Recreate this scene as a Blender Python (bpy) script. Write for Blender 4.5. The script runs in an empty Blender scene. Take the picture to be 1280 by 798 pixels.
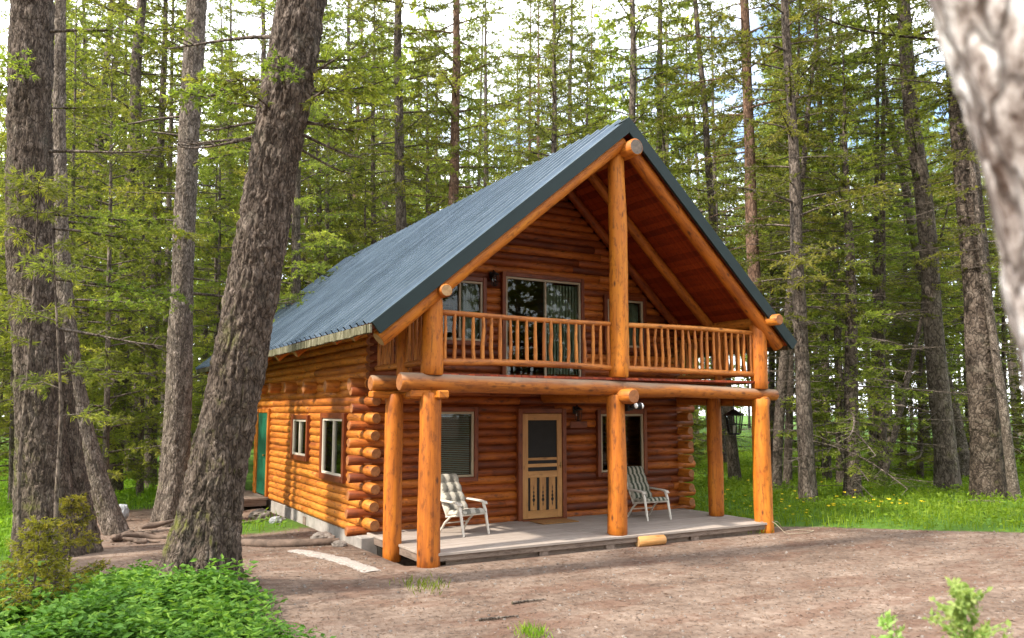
import bpy, math, random
import numpy as np
from mathutils import Vector, Matrix

R = math.radians
rng = np.random.default_rng(11)
random.seed(5)
S = bpy.context.scene

# ------------------------------------------------------------------ camera
CAM = np.array([-5.088, -11.429, 2.080]); YAW = R(29.72); PITCH = R(6.44); FPX = 1020.7
cd = bpy.data.cameras.new('camera'); cam = bpy.data.objects.new('camera', cd)
S.collection.objects.link(cam); S.camera = cam
cam.location = CAM; cam.rotation_euler = (R(90) + PITCH, 0, -YAW)
cd.sensor_width = 36; cd.lens = FPX / 1280 * 36; cd.clip_start = .05; cd.clip_end = 2000
cd.dof.use_dof = True; cd.dof.focus_distance = 13.5; cd.dof.aperture_fstop = 2.0

# ------------------------------------------------------------------ sky, sun, exposure
SUN_DIR = Vector((-0.72, -0.07, 0.69)).normalized()          # towards the sun
el = math.asin(SUN_DIR.z); az = math.atan2(SUN_DIR.x, SUN_DIR.y)
W = bpy.data.worlds.new('World'); S.world = W; W.use_nodes = True
wt = W.node_tree; wn = wt.nodes; wl = wt.links; wn.clear()
sky = wn.new('ShaderNodeTexSky'); sky.sky_type = 'NISHITA'; sky.sun_disc = False
sky.sun_elevation = el; sky.sun_rotation = az; sky.air_density = 1.0; sky.dust_density = 1.5
bg1 = wn.new('ShaderNodeBackground'); bg1.inputs[1].default_value = .15
bg2 = wn.new('ShaderNodeBackground'); bg2.inputs[0].default_value = (.95, .97, 1, 1); bg2.inputs[1].default_value = 1.75
tc = wn.new('ShaderNodeTexCoord'); mp = wn.new('ShaderNodeMapping'); mp.inputs['Scale'].default_value = (1, 1, 2.2)
nz = wn.new('ShaderNodeTexNoise'); nz.inputs['Scale'].default_value = 2.6; nz.inputs['Detail'].default_value = 7; nz.inputs['Roughness'].default_value = .6
cr = wn.new('ShaderNodeValToRGB'); cr.color_ramp.elements[0].position = .36; cr.color_ramp.elements[1].position = .56
mx = wn.new('ShaderNodeMixShader'); wo = wn.new('ShaderNodeOutputWorld')
wl.new(tc.outputs['Generated'], mp.inputs[0]); wl.new(mp.outputs[0], nz.inputs['Vector']); wl.new(nz.outputs[0], cr.inputs[0])
wl.new(sky.outputs[0], bg1.inputs[0]); wl.new(cr.outputs[0], mx.inputs[0]); wl.new(bg1.outputs[0], mx.inputs[1]); wl.new(bg2.outputs[0], mx.inputs[2])
wl.new(mx.outputs[0], wo.inputs[0])
sl = bpy.data.lights.new('sun', 'SUN'); sl.energy = 3.0; sl.angle = R(2.0); sl.color = (1, .92, .80)
so = bpy.data.objects.new('sun', sl); S.collection.objects.link(so)
so.rotation_euler = SUN_DIR.to_track_quat('Z', 'Y').to_euler()
S.view_settings.view_transform = 'Standard'; S.view_settings.look = 'None'
S.view_settings.exposure = 1.55; S.view_settings.gamma = 1
S.render.engine = 'CYCLES'
S.cycles.max_bounces = 8; S.cycles.diffuse_bounces = 4; S.cycles.transmission_bounces = 6; S.cycles.transparent_max_bounces = 8
S.cycles.use_denoising = True
try: S.cycles.denoiser = 'OPENIMAGEDENOISE'
except Exception: pass

# ------------------------------------------------------------------ helpers: pixels to places, noise
_F = np.array([math.sin(YAW), math.cos(YAW), 0]); _Rt = np.array([math.cos(YAW), -math.sin(YAW), 0]); _U = np.array([0, 0, 1.])
F2 = _F * math.cos(PITCH) + _U * math.sin(PITCH); U2 = _U * math.cos(PITCH) - _F * math.sin(PITCH)
def ray(u, v): return F2 * FPX + _Rt * (u - 640) - U2 * (v - 399)
def at_depth(u, v, d):
    r = ray(u, v); return CAM + r * (d / FPX)
def at_plane(u, v, ax, val):
    r = ray(u, v); return CAM + r * ((val - CAM[ax]) / r[ax])
def depth_of(p): return float((np.asarray(p) - CAM) @ F2)
def project(p):
    v = np.asarray(p, float) - CAM; z = v @ F2
    return 640 + FPX * (v @ _Rt) / z, 399 - FPX * (v @ U2) / z, z

def _hash(ix, iy, iz, seed):
    h = (ix * 374761393 + iy * 668265263 + iz * 2147483647 + seed * 974634777) & 0xffffffff
    h = ((h ^ (h >> 13)) * 1274126177) & 0xffffffff
    h = ((h ^ (h >> 16)) * 2246822519) & 0xffffffff
    return ((h ^ (h >> 15)) & 0xffff) / 65535.0
def vnoise(x, y, z=0, seed=0):
    x, y, z = np.broadcast_arrays(np.asarray(x, float), np.asarray(y, float), np.asarray(z, float))
    ix, iy, iz = (np.floor(a).astype(np.int64) for a in (x, y, z))
    f = [a - np.floor(a) for a in (x, y, z)]; f = [t * t * (3 - 2 * t) for t in f]
    r = 0
    for a in (0, 1):
        for b in (0, 1):
            for c in (0, 1):
                w = (f[0] if a else 1 - f[0]) * (f[1] if b else 1 - f[1]) * (f[2] if c else 1 - f[2])
                r = r + w * _hash(ix + a, iy + b, iz + c, seed)
    return r
def fbm(x, y, z=0, seed=0, o=4):
    r = 0; a = .5; t = 0
    for k in range(o):
        r = r + a * vnoise(np.asarray(x) * 2 ** k, np.asarray(y) * 2 ** k, np.asarray(z) * 2 ** k, seed + k); t += a; a *= .5
    return r / t
def sstep(a, b, x):
    t = np.clip((np.asarray(x, float) - a) / (b - a), 0, 1); return t * t * (3 - 2 * t)

def gz(x, y):
    x = np.asarray(x, float); y = np.asarray(y, float)
    z = -.19 + .05 * (fbm(x * .35, y * .35, 3, 1, 3) - .5)
    z = z - .15 * sstep(2, 9, y) * sstep(.5, -1.5, x) * sstep(-9, -2, x)
    d = np.hypot(x - 3, y + 2)
    z = z + .9 * (fbm(x * .06, y * .06, 9, 4, 3) - .5) * sstep(17, 45, d)
    z = z + .16 * np.exp(-(((x + 3.4) / 1.6) ** 2 + ((y + .2) / 1.6) ** 2))
    inside = sstep(-.4, .1, x) * sstep(7.3, 6.8, x) * sstep(.0, .5, y) * sstep(11, 10, y)
    return z - .25 * inside
def at_ground(u, v):
    z = -.19
    for _ in range(12):
        p = at_plane(u, v, 2, z); z = float(gz(p[0], p[1]))
    return np.array([p[0], p[1], z])

# ------------------------------------------------------------------ mesh builder
class MB:
    def __init__(s): s.v = []; s.f = []; s.m = []; s.uv = []; s.t = []; s.sm = []; s.n = 0
    def add(s, V, F, mat=0, uv=None, tone=.5, smooth=False):
        V = np.asarray(V, float).reshape(-1, 3); F = np.asarray(F, np.int64)
        if len(F) == 0: return
        s.v.append(V); s.f.append(F + s.n); s.n += len(V); k = len(F)
        s.m.append(np.full(k, mat) if np.isscalar(mat) else np.asarray(mat))
        s.t.append(np.full(k, tone, float) if np.isscalar(tone) else np.asarray(tone, float))
        s.sm.append(np.full(k, smooth)); s.uv.append(np.zeros((k, F.shape[1], 2)) if uv is None else np.asarray(uv))
    def build(s, name, mats, parent=None, loc=None):
        me = bpy.data.meshes.new(name); V = np.concatenate(s.v)
        me.vertices.add(len(V)); me.vertices.foreach_set('co', V.ravel())
        L = np.concatenate([f.ravel() for f in s.f]); sz = np.concatenate([np.full(len(f), f.shape[1]) for f in s.f])
        me.loops.add(len(L)); me.loops.foreach_set('vertex_index', L.astype(np.int32))
        me.polygons.add(len(sz)); me.polygons.foreach_set('loop_start', np.r_[0, np.cumsum(sz)[:-1]].astype(np.int32))
        me.polygons.foreach_set('material_index', np.concatenate(s.m).astype(np.int32))
        me.polygons.foreach_set('use_smooth', np.concatenate(s.sm).astype(bool))
        u = me.uv_layers.new(name='UVMap'); u.data.foreach_set('uv', np.concatenate([a.reshape(-1, 2) for a in s.uv]).ravel().astype(np.float32))
        a = me.attributes.new('tone', 'FLOAT', 'FACE'); a.data.foreach_set('value', np.concatenate(s.t).astype(np.float32))
        me.update(calc_edges=True)
        for m in (mats if isinstance(mats, (list, tuple)) else [mats]): me.materials.append(m)
        o = bpy.data.objects.new(name, me); S.collection.objects.link(o)
        if parent: o.parent = parent
        if loc is not None: o.location = loc
        return o
    def box(s, x0, x1, y0, y1, z0, z1, mat=0, tone=.5, M=None, bev=0.0, long=None):
        b = min(bev, .45 * min(x1 - x0, y1 - y0, z1 - z0))
        lo = np.array([x0, y0, z0]); hi = np.array([x1, y1, z1]); c = (lo + hi) / 2; h = (hi - lo) / 2
        if b <= 0:
            V = np.array([[sx, sy, sz] for sx in (-1, 1) for sy in (-1, 1) for sz in (-1, 1)]) * h + c
            F = [[0, 1, 3, 2], [4, 6, 7, 5], [0, 4, 5, 1], [2, 3, 7, 6], [0, 2, 6, 4], [1, 5, 7, 3]]
            F = np.array(F); groups = [F]
        else:
            V = []; idx = {}
            for sx in (-1, 1):
                for sy in (-1, 1):
                    for sz in (-1, 1):
                        sg = np.array([sx, sy, sz])
                        for a in range(3):
                            q = sg * (h - b); q = q.astype(float); q[a] = sg[a] * h[a]; idx[(sx, sy, sz, a)] = len(V); V.append(q + c)
            V = np.array(V); Q = []; T = []
            for a in range(3):
                b_, c_ = (a + 1) % 3, (a + 2) % 3
                for sa in (-1, 1):
                    q = []
                    for sb, sc in ((-1, -1), (1, -1), (1, 1), (-1, 1)):
                        k = [0, 0, 0]; k[a] = sa; k[b_] = sb; k[c_] = sc; q.append(idx[(*k, a)])
                    Q.append(q if sa > 0 else q[::-1])
                for sb in (-1, 1):
                    for sc in (-1, 1):
                        k0 = [0, 0, 0]; k1 = [0, 0, 0]; k0[a] = -1; k1[a] = 1
                        for k in (k0, k1): k[b_] = sb; k[c_] = sc
                        q = [idx[(*k0, b_)], idx[(*k1, b_)], idx[(*k1, c_)], idx[(*k0, c_)]]
                        Q.append(q if sb * sc > 0 else q[::-1])
            for sx in (-1, 1):
                for sy in (-1, 1):
                    for sz in (-1, 1):
                        t = [idx[(sx, sy, sz, a)] for a in range(3)]; T.append(t if sx * sy * sz > 0 else t[::-1])
            groups = [np.array(Q), np.array(T)]
        ax = int(np.argmax(h)) if long is None else long
        off = rng.random(2) * 20
        o1, o2 = [k for k in range(3) if k != ax]
        Vw = V if M is None else (np.c_[V, np.ones(len(V))] @ np.array(M).T)[:, :3]
        base = s.n
        for gi, F in enumerate(groups):
            P = V[F]; uv = np.stack([P[..., ax] + off[0], P[..., o1] + P[..., o2] + off[1]], -1)
            if gi == 0: s.add(Vw, F, mat, uv, tone)
            else:
                s.f.append(F + base); k = len(F); s.m.append(np.full(k, mat)); s.t.append(np.full(k, tone)); s.sm.append(np.full(k, False)); s.uv.append(uv)
        return s
    def tube(s, path, rad, n=12, mat=0, capmat=None, tone=.5, wob=0., caps=True, smooth=True, bev=True, flat=None):
        P = np.asarray(path, float); r = np.broadcast_to(np.asarray(rad, float), (len(P),)).copy()
        if caps and bev:
            d0 = P[1] - P[0]; d1 = P[-1] - P[-2]; d0 = d0 / np.linalg.norm(d0); d1 = d1 / np.linalg.norm(d1)
            e0 = min(r[0] * .18, .02); e1 = min(r[-1] * .18, .02)
            P = np.vstack([P[:1], P[:1] + d0 * e0, P[1:-1], P[-1:] - d1 * e1, P[-1:]])
            r = np.r_[r[0] * .86, r[0], r[1:-1], r[-1], r[-1] * .86]
        m = len(P); T = np.gradient(P, axis=0); T /= np.linalg.norm(T, axis=1)[:, None] + 1e-12
        ref = np.array([0, 0, 1.]) if abs(T[0, 2]) < .9 else np.array([1., 0, 0])
        A = np.cross(ref, T); A /= np.linalg.norm(A, axis=1)[:, None]; B = np.cross(T, A)
        th = np.arange(n) * 2 * math.pi / n
        rr = np.repeat(r[:, None], n, 1)
        if wob:
            L = np.r_[0, np.cumsum(np.linalg.norm(np.diff(P, axis=0), axis=1))]; sd = int(rng.integers(1 << 20))
            rr = rr * (1 + wob * 2 * (fbm(np.cos(th)[None] * .9 + 5, np.sin(th)[None] * .9 + L[:, None] * .9, L[:, None] * 1.4, sd, 2) - .5))
        V = P[:, None] + rr[..., None] * (np.cos(th)[None, :, None] * A[:, None] + np.sin(th)[None, :, None] * B[:, None])
        if flat: V = flat(V)
        i = np.arange(m - 1)[:, None] * n; j = np.arange(n)[None]; j2 = (j + 1) % n
        F = np.stack([i + j, i + j2, i + n + j2, i + n + j], -1).reshape(-1, 4)
        L = np.r_[0, np.cumsum(np.linalg.norm(np.diff(P, axis=0), axis=1))]; off = rng.random(2) * 30
        rm = float(r.mean()); ua = np.arange(n + 1) * 2 * math.pi / n * rm + off[1]; La = L + off[0]
        uv = np.empty((m - 1, n, 4, 2))
        uv[..., 0, 0] = La[:-1, None]; uv[..., 1, 0] = La[:-1, None]; uv[..., 2, 0] = La[1:, None]; uv[..., 3, 0] = La[1:, None]
        uv[..., 0, 1] = ua[None, :-1]; uv[..., 1, 1] = ua[None, 1:]; uv[..., 2, 1] = ua[None, 1:]; uv[..., 3, 1] = ua[None, :-1]
        s.add(V.reshape(-1, 3), F, mat, uv.reshape(-1, 4, 2), tone, smooth)
        if caps:
            cm = mat if capmat is None else capmat
            for k, rev in ((0, True), (m - 1, False)):
                ring = V[k]; f = np.arange(n)[::-1] if rev else np.arange(n)
                q = np.stack([np.cos(th), np.sin(th)], -1)[f] * r[k]
                s.add(ring, f[None], cm, q[None], tone, False)
        return s
    def log(s, a, b, r0, r1=None, n=14, mat=0, capmat=1, tone=None, wob=.05, bow=.012, step=.45):
        a = np.asarray(a, float); b = np.asarray(b, float); r1 = r0 if r1 is None else r1
        L = np.linalg.norm(b - a); k = max(2, int(L / step) + 1); t = np.linspace(0, 1, k)[:, None]
        P = a + (b - a) * t; d = (b - a) / L
        q = rng.normal(size=3); q -= d * (q @ d); q /= np.linalg.norm(q)
        P = P + q * np.sin(t * math.pi) * bow * rng.uniform(-1, 1) * min(L, 4)
        s.tube(P, r0 + (r1 - r0) * t[:, 0], n, mat, capmat, rng.random() if tone is None else tone, wob)
        return s
    def leaves(s, p, d, l, w, mat=0, tone=None, fold=0.0, roll=None):
        """diamond leaves from p along unit d"""
        k = len(p); q = rng.normal(size=(k, 3)) if roll is None else roll
        wv = np.cross(d, q); wv /= np.linalg.norm(wv, axis=1)[:, None] + 1e-9
        l = np.broadcast_to(l, (k,))[:, None]; w = np.broadcast_to(w, (k,))[:, None]
        up = np.cross(wv, d)
        V = np.stack([p, p + d * l * .45 + wv * w * .5 + up * fold * w, p + d * l, p + d * l * .45 - wv * w * .5 + up * fold * w], 1).reshape(-1, 3)
        i = np.arange(k)[:, None] * 4
        tn = rng.random(k) if tone is None else tone
        if fold:
            F = np.concatenate([i + np.array([[0, 1, 2]]), i + np.array([[0, 2, 3]])]); tn = np.r_[tn, tn] if not np.isscalar(tn) else tn
        else: F = i + np.array([[0, 1, 2, 3]])
        s.add(V, F, mat, None, tn)
        return s

def empty(name, loc=(0, 0, 0), rotz=0):
    o = bpy.data.objects.new(name, None); o.empty_display_size = .2; S.collection.objects.link(o); o.location = loc; o.rotation_euler = (0, 0, rotz); return o
def tag(o, label=None, cat=None, group=None, kind=None):
    if label: o['label'] = label
    if cat: o['category'] = cat
    if group: o['group'] = group
    if kind: o['kind'] = kind
    return o
def child_of(o, par): o.parent = par; return o

# ------------------------------------------------------------------ materials
def nodes(name):
    m = bpy.data.materials.new(name); m.use_nodes = True; t = m.node_tree; t.nodes.clear()
    return m, t.nodes, t.links
def N(n, typ, **kw):
    o = n.new('ShaderNode' + typ)
    for k, v in kw.items():
        if k.startswith('_'): setattr(o, k[1:], v)
        else: o.inputs[k.replace('_', ' ')].default_value = v
    return o
def ramp(n, stops):
    r = n.new('ShaderNodeValToRGB'); e = r.color_ramp.elements
    while len(e) < len(stops): e.new(.5)
    for k, (p, c) in enumerate(stops): e[k].position = p; e[k].color = (*c, 1) if len(c) == 3 else c
    return r
def noise(n, l, vec, scale, detail=4, rough=.55, sc=None):
    if sc:
        m = n.new('ShaderNodeMapping'); m.inputs['Scale'].default_value = sc; l.new(vec, m.inputs[0]); vec = m.outputs[0]
    o = n.new('ShaderNodeTexNoise'); o.inputs['Scale'].default_value = scale; o.inputs['Detail'].default_value = detail; o.inputs['Roughness'].default_value = rough
    l.new(vec, o.inputs['Vector']); return o.outputs[0]
def mixc(n, l, fac, a, b, mode='MIX'):
    m = n.new('ShaderNodeMix'); m.data_type = 'RGBA'; m.blend_type = mode
    for s, v in ((0, fac), (6, a), (7, b)):
        if hasattr(v, 'is_output'): l.new(v, m.inputs[s])
        else: m.inputs[s].default_value = v if np.isscalar(v) else (*v, 1) if len(v) == 3 else v
    return m.outputs[2]
def math_(n, l, op, a, b=0.):
    m = n.new('ShaderNodeMath'); m.operation = op
    for s, v in ((0, a), (1, b)):
        if hasattr(v, 'is_output'): l.new(v, m.inputs[s])
        else: m.inputs[s].default_value = v
    return m.outputs[0]
def finish(m, n, l, col, rough=.5, bump=None, bstr=.3, bdist=.01, spec=.5, metal=0.):
    p = n.new('ShaderNodeBsdfPrincipled'); o = n.new('ShaderNodeOutputMaterial'); l.new(p.outputs[0], o.inputs[0])
    for s, v in (('Base Color', col), ('Roughness', rough), ('Metallic', metal), ('Specular IOR Level', spec)):
        if hasattr(v, 'is_output'): l.new(v, p.inputs[s])
        else: p.inputs[s].default_value = (*v, 1) if s == 'Base Color' else v
    if bump is not None:
        b = n.new('ShaderNodeBump'); b.inputs['Strength'].default_value = bstr; b.inputs['Distance'].default_value = bdist
        l.new(bump, b.inputs['Height']); l.new(b.outputs[0], p.inputs['Normal'])
    return m
def attr(n, name='tone'):
    a = n.new('ShaderNodeAttribute'); a.attribute_name = name; return a.outputs['Fac']

def wood(name, dark, mid, light, rough=.42, knots=.8, tonemix=.5, spec=.4, check=1., weather=0.):
    m, n, l = nodes(name); tcn = n.new('ShaderNodeTexCoord'); uv = tcn.outputs['UV']
    g1 = noise(n, l, uv, 1, 5, .6, (1.1, 9, 1)); g2 = noise(n, l, uv, 1, 4, .6, (5, 70, 1)); g3 = noise(n, l, uv, 1.7, 3, .5)
    f = math_(n, l, 'ADD', math_(n, l, 'MULTIPLY', g1, .55), math_(n, l, 'MULTIPLY', g2, .2))
    f = math_(n, l, 'ADD', f, math_(n, l, 'MULTIPLY', g3, .25))
    f = math_(n, l, 'ADD', f, math_(n, l, 'MULTIPLY', math_(n, l, 'SUBTRACT', attr(n), .5), tonemix * .34))
    c = ramp(n, [(.3, dark), (.5, mid), (.7, light)]); l.new(f, c.inputs[0]); col = c.outputs[0]
    mpn = n.new('ShaderNodeMapping'); mpn.inputs['Scale'].default_value = (2.1, 5.0, 1); l.new(uv, mpn.inputs[0])
    vo = n.new('ShaderNodeTexVoronoi'); vo.inputs['Scale'].default_value = 1.25; l.new(mpn.outputs[0], vo.inputs['Vector'])
    kr = ramp(n, [(.07, (1, 1, 1)), (.19, (0, 0, 0))]); l.new(vo.outputs['Distance'], kr.inputs[0])
    kf = math_(n, l, 'MULTIPLY', kr.outputs[0], knots)
    col = mixc(n, l, kf, col, tuple(x * .32 for x in dark))
    ck = ramp(n, [(.60, (0, 0, 0)), (.68, (1, 1, 1))]); l.new(noise(n, l, uv, 1, 3, .6, (1.3, 34, 1)), ck.inputs[0])
    mo = ramp(n, [(.52, (0, 0, 0)), (.63, (1, 1, 1))]); l.new(noise(n, l, uv, 1, 5, .72, (5, 13, 1)), mo.inputs[0])
    col = mixc(n, l, math_(n, l, 'MULTIPLY', ck.outputs[0], .62 * check), col, tuple(x * .30 for x in dark))
    col = mixc(n, l, math_(n, l, 'MULTIPLY', mo.outputs[0], .62 * check), col, tuple(x * .55 for x in dark))
    if weather:
        ge = n.new('ShaderNodeNewGeometry'); sz_ = n.new('ShaderNodeSeparateXYZ'); l.new(ge.outputs['Normal'], sz_.inputs[0])
        wz = ramp(n, [(.15, (0, 0, 0)), (.8, (1, 1, 1))]); l.new(math_(n, l, 'ADD', sz_.outputs[2], math_(n, l, 'MULTIPLY', math_(n, l, 'SUBTRACT', g3, .5), .9)), wz.inputs[0])
        col = mixc(n, l, math_(n, l, 'MULTIPLY', wz.outputs[0], weather), col, (.25, .185, .13))
    bh = math_(n, l, 'ADD', g1, math_(n, l, 'MULTIPLY', g2, .4))
    rg = math_(n, l, 'ADD', rough - .12, math_(n, l, 'MULTIPLY', g3, .24))
    return finish(m, n, l, col, rg, bh, .35, .012, spec)
M = {}
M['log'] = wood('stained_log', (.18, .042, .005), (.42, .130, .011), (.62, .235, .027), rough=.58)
M['wall'] = wood('shaded_wall_log', (.10, .018, .003), (.255, .056, .006), (.45, .13, .014), rough=.58, tonemix=1.1)  # darker, redder copy of the stained log; the front's shade is in its colour
M['post'] = wood('post_log', (.18, .042, .003), (.41, .116, .006), (.56, .20, .013), rough=.62, knots=.9)
M['beam'] = wood('weathered_beam_log', (.17, .042, .005), (.38, .120, .011), (.55, .21, .025), rough=.65, weather=.85)
M['soffit'] = wood('soffit_board', (.12, .014, .003), (.25, .033, .006), (.37, .062, .010), rough=.55, tonemix=.8)
M['trim'] = wood('trim_board', (.09, .017, .004), (.17, .037, .007), (.25, .063, .011), rough=.5, knots=.3)
M['pine'] = wood('pale_pine', (.28, .125, .035), (.44, .215, .065), (.55, .30, .11), rough=.45, knots=.5, check=.3)
M['deckwood'] = wood('weathered_deck', (.24, .195, .165), (.31, .26, .222), (.38, .325, .285), rough=.8, knots=.12, tonemix=.25, spec=.2, check=.25)
M['skirt'] = wood('weathered_skirting', (.12, .085, .065), (.19, .14, .11), (.26, .20, .155), rough=.8, knots=.3)
M['railwood'] = wood('rail_log', (.20, .052, .008), (.42, .140, .021), (.58, .235, .045), rough=.58)

def endgrain(name, c0, c1):
    m, n, l = nodes(name); tcn = n.new('ShaderNodeTexCoord'); uv = tcn.outputs['UV']
    ln = n.new('ShaderNodeVectorMath'); ln.operation = 'LENGTH'; l.new(uv, ln.inputs[0])
    nn = noise(n, l, uv, 14, 4, .6)
    w = math_(n, l, 'SINE', math_(n, l, 'ADD', math_(n, l, 'MULTIPLY', ln.outputs['Value'], 420), math_(n, l, 'MULTIPLY', nn, 9)))
    f = math_(n, l, 'ADD', math_(n, l, 'MULTIPLY', w, .16), nn)
    c = ramp(n, [(.3, c0), (.72, c1)]); l.new(f, c.inputs[0])
    return finish(m, n, l, c.outputs[0], .65, f, .3, .006)
M['end'] = endgrain('log_end', (.16, .048, .010), (.34, .13, .035))
M['end_pale'] = endgrain('log_end_pale', (.22, .11, .04), (.42, .27, .12))
M['end_grey'] = endgrain('log_end_grey', (.06, .048, .04), (.20, .15, .11))

def bark(name, dark, mid, light, moss=.0, sc=1.0, rs=(.33, .5, .68)):
    m, n, l = nodes(name); tcn = n.new('ShaderNodeTexCoord'); ob = tcn.outputs['Object']
    a = noise(n, l, ob, 9 * sc, 6, .62, (1, 1, .45)); b = noise(n, l, ob, 38 * sc, 5, .7, (1, 1, .55)); c = noise(n, l, ob, 1.3, 3, .5)
    mpn = n.new('ShaderNodeMapping'); mpn.inputs['Scale'].default_value = (1, 1, .34); l.new(ob, mpn.inputs[0])
    vo = n.new('ShaderNodeTexVoronoi'); vo.feature = 'DISTANCE_TO_EDGE'; vo.inputs['Scale'].default_value = 15 * sc
    ad = n.new('ShaderNodeVectorMath'); ad.operation = 'ADD'
    nv = n.new('ShaderNodeTexNoise'); nv.inputs['Scale'].default_value = 11 * sc; l.new(mpn.outputs[0], nv.inputs['Vector'])
    sv = n.new('ShaderNodeVectorMath'); sv.operation = 'SCALE'; sv.inputs['Scale'].default_value = .2; l.new(nv.outputs[1], sv.inputs[0])
    l.new(mpn.outputs[0], ad.inputs[0]); l.new(sv.outputs[0], ad.inputs[1]); l.new(ad.outputs[0], vo.inputs['Vector'])
    f = math_(n, l, 'ADD', math_(n, l, 'MULTIPLY', a, .55), math_(n, l, 'MULTIPLY', b, .45))
    cr_ = ramp(n, [(rs[0], dark), (rs[1], mid), (rs[2], light)]); l.new(f, cr_.inputs[0]); col = cr_.outputs[0]
    er = ramp(n, [(.02, (1, 1, 1)), (.13, (0, 0, 0))]); l.new(vo.outputs[0], er.inputs[0])
    col = mixc(n, l, math_(n, l, 'MULTIPLY', er.outputs[0], .72), col, tuple(x * .45 for x in dark))
    lich = ramp(n, [(.55, (0, 0, 0)), (.75, (1, 1, 1))]); l.new(noise(n, l, ob, 3.2, 5, .65), lich.inputs[0])
    col = mixc(n, l, math_(n, l, 'MULTIPLY', lich.outputs[0], .25), col, (.19, .18, .14))
    if moss:
        mr = ramp(n, [(.53, (0, 0, 0)), (.66, (1, 1, 1))]); l.new(noise(n, l, ob, 2.3, 6, .7), mr.inputs[0])
        sx = n.new('ShaderNodeSeparateXYZ'); l.new(tcn.outputs['Normal'], sx.inputs[0])
        side = n.new('ShaderNodeMapRange'); side.inputs[1].default_value = -.1; side.inputs[2].default_value = -.95 ; l.new(sx.outputs[0], side.inputs[0])
        low = n.new('ShaderNodeSeparateXYZ'); l.new(ob, low.inputs[0])
        lowr = n.new('ShaderNodeMapRange'); lowr.inputs[1].default_value = 4.5; lowr.inputs[2].default_value = .8; l.new(low.outputs[2], lowr.inputs[0])
        mf = math_(n, l, 'MULTIPLY', math_(n, l, 'MULTIPLY', mr.outputs[0], side.outputs[0]), lowr.outputs[0])
        col = mixc(n, l, math_(n, l, 'MULTIPLY', mf, moss), col, (.13, .14, .02))
    h = math_(n, l, 'ADD', f, math_(n, l, 'MULTIPLY', math_(n, l, 'MINIMUM', vo.outputs[0], .2), 1.4))
    return finish(m, n, l, col, .88, h, .85, .045, .2)
M['bark'] = bark('furrowed_bark', (.022, .015, .011), (.095, .071, .055), (.25, .20, .165), .9)
M['bark_pale'] = bark('pale_bark', (.048, .036, .028), (.155, .122, .098), (.37, .31, .265), .35)
M['bark_far'] = bark('forest_bark', (.042, .031, .024), (.125, .098, .078), (.27, .222, .185), .4, .8)
M['bark_red'] = bark('reddish_bark', (.075, .042, .028), (.17, .10, .066), (.28, .19, .14), .2, .8)
M['bark_sun'] = bark('sunlit_pink_bark', (.09, .055, .04), (.47, .41, .375), (.86, .84, .82), 0, .9, (.42, .52, .60))  # pale stop puts the sun's overexposed white into the bark colour

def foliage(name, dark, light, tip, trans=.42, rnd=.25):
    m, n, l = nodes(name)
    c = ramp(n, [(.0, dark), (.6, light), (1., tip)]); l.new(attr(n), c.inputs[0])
    oi = n.new('ShaderNodeObjectInfo')
    hs = n.new('ShaderNodeHueSaturation'); l.new(c.outputs[0], hs.inputs['Color'])
    l.new(math_(n, l, 'ADD', .5 - .02, math_(n, l, 'MULTIPLY', oi.outputs['Random'], .035)), hs.inputs['Hue'])
    l.new(math_(n, l, 'ADD', 1 - rnd, math_(n, l, 'MULTIPLY', oi.outputs['Random'], 2 * rnd)), hs.inputs['Value'])
    d = n.new('ShaderNodeBsdfPrincipled'); d.inputs['Roughness'].default_value = .55; d.inputs['Specular IOR Level'].default_value = .25
    tr = n.new('ShaderNodeBsdfTranslucent'); mxs = n.new('ShaderNodeMixShader'); mxs.inputs[0].default_value = trans
    o = n.new('ShaderNodeOutputMaterial')
    l.new(hs.outputs[0], d.inputs['Base Color']); l.new(mixc(n, l, 1., hs.outputs[0], (1.25, 1.25, .7), 'MULTIPLY'), tr.inputs[0])
    l.new(d.outputs[0], mxs.inputs[1]); l.new(tr.outputs[0], mxs.inputs[2]); l.new(mxs.outputs[0], o.inputs[0]); return m
M['needle'] = foliage('conifer_needles', (.085, .108, .020), (.200, .235, .040), (.37, .375, .070), .6)
M['needle_near'] = foliage('near_conifer_needles', (.085, .115, .018), (.200, .245, .038), (.37, .38, .065), .6)
M['needle_yellow'] = foliage('yellowing_needles', (.13, .14, .015), (.27, .27, .03), (.40, .36, .045), .55)
M['grass'] = foliage('meadow_grass', (.085, .15, .010), (.165, .27, .018), (.28, .36, .04), .5)
M['leaf'] = foliage('undergrowth_leaf', (.028, .080, .010), (.085, .19, .022), (.20, .33, .045), .4)
M['leaf_pale'] = foliage('pale_sapling_leaf', (.16, .26, .06), (.30, .42, .12), (.45, .52, .2), .45)

def plain(name, col, rough=.5, metal=0., var=.0, vs=8., spec=.35):
    m, n, l = nodes(name); tcn = n.new('ShaderNodeTexCoord'); nn = noise(n, l, tcn.outputs['Object'], vs, 5, .6)
    c = ramp(n, [(.3, tuple(x * (1 - var) for x in col)), (.7, tuple(min(1, x * (1 + var)) for x in col))]); l.new(nn, c.inputs[0])
    return finish(m, n, l, c.outputs[0], rough, nn, .08, .003, spec, metal)
M['metal_black'] = plain('black_iron', (.012, .012, .013), .5, .3, .2)
M['frame_tan'] = plain('tan_window_frame', (.36, .29, .19), .45, 0, .06)
M['frame_white'] = plain('white_vinyl_frame', (.55, .49, .40), .4, 0, .06)
M['white_plastic'] = plain('white_resin', (.58, .53, .46), .42, 0, .05)
M['bulb'] = plain('frosted_bulb', (.78, .78, .75), .25, 0, .02)
M['green_door'] = plain('green_paint', (.008, .095, .05), .5, 0, .12)
M['blind'] = plain('ivory_blind', (.50, .47, .38), .6, 0, .05)
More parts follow.
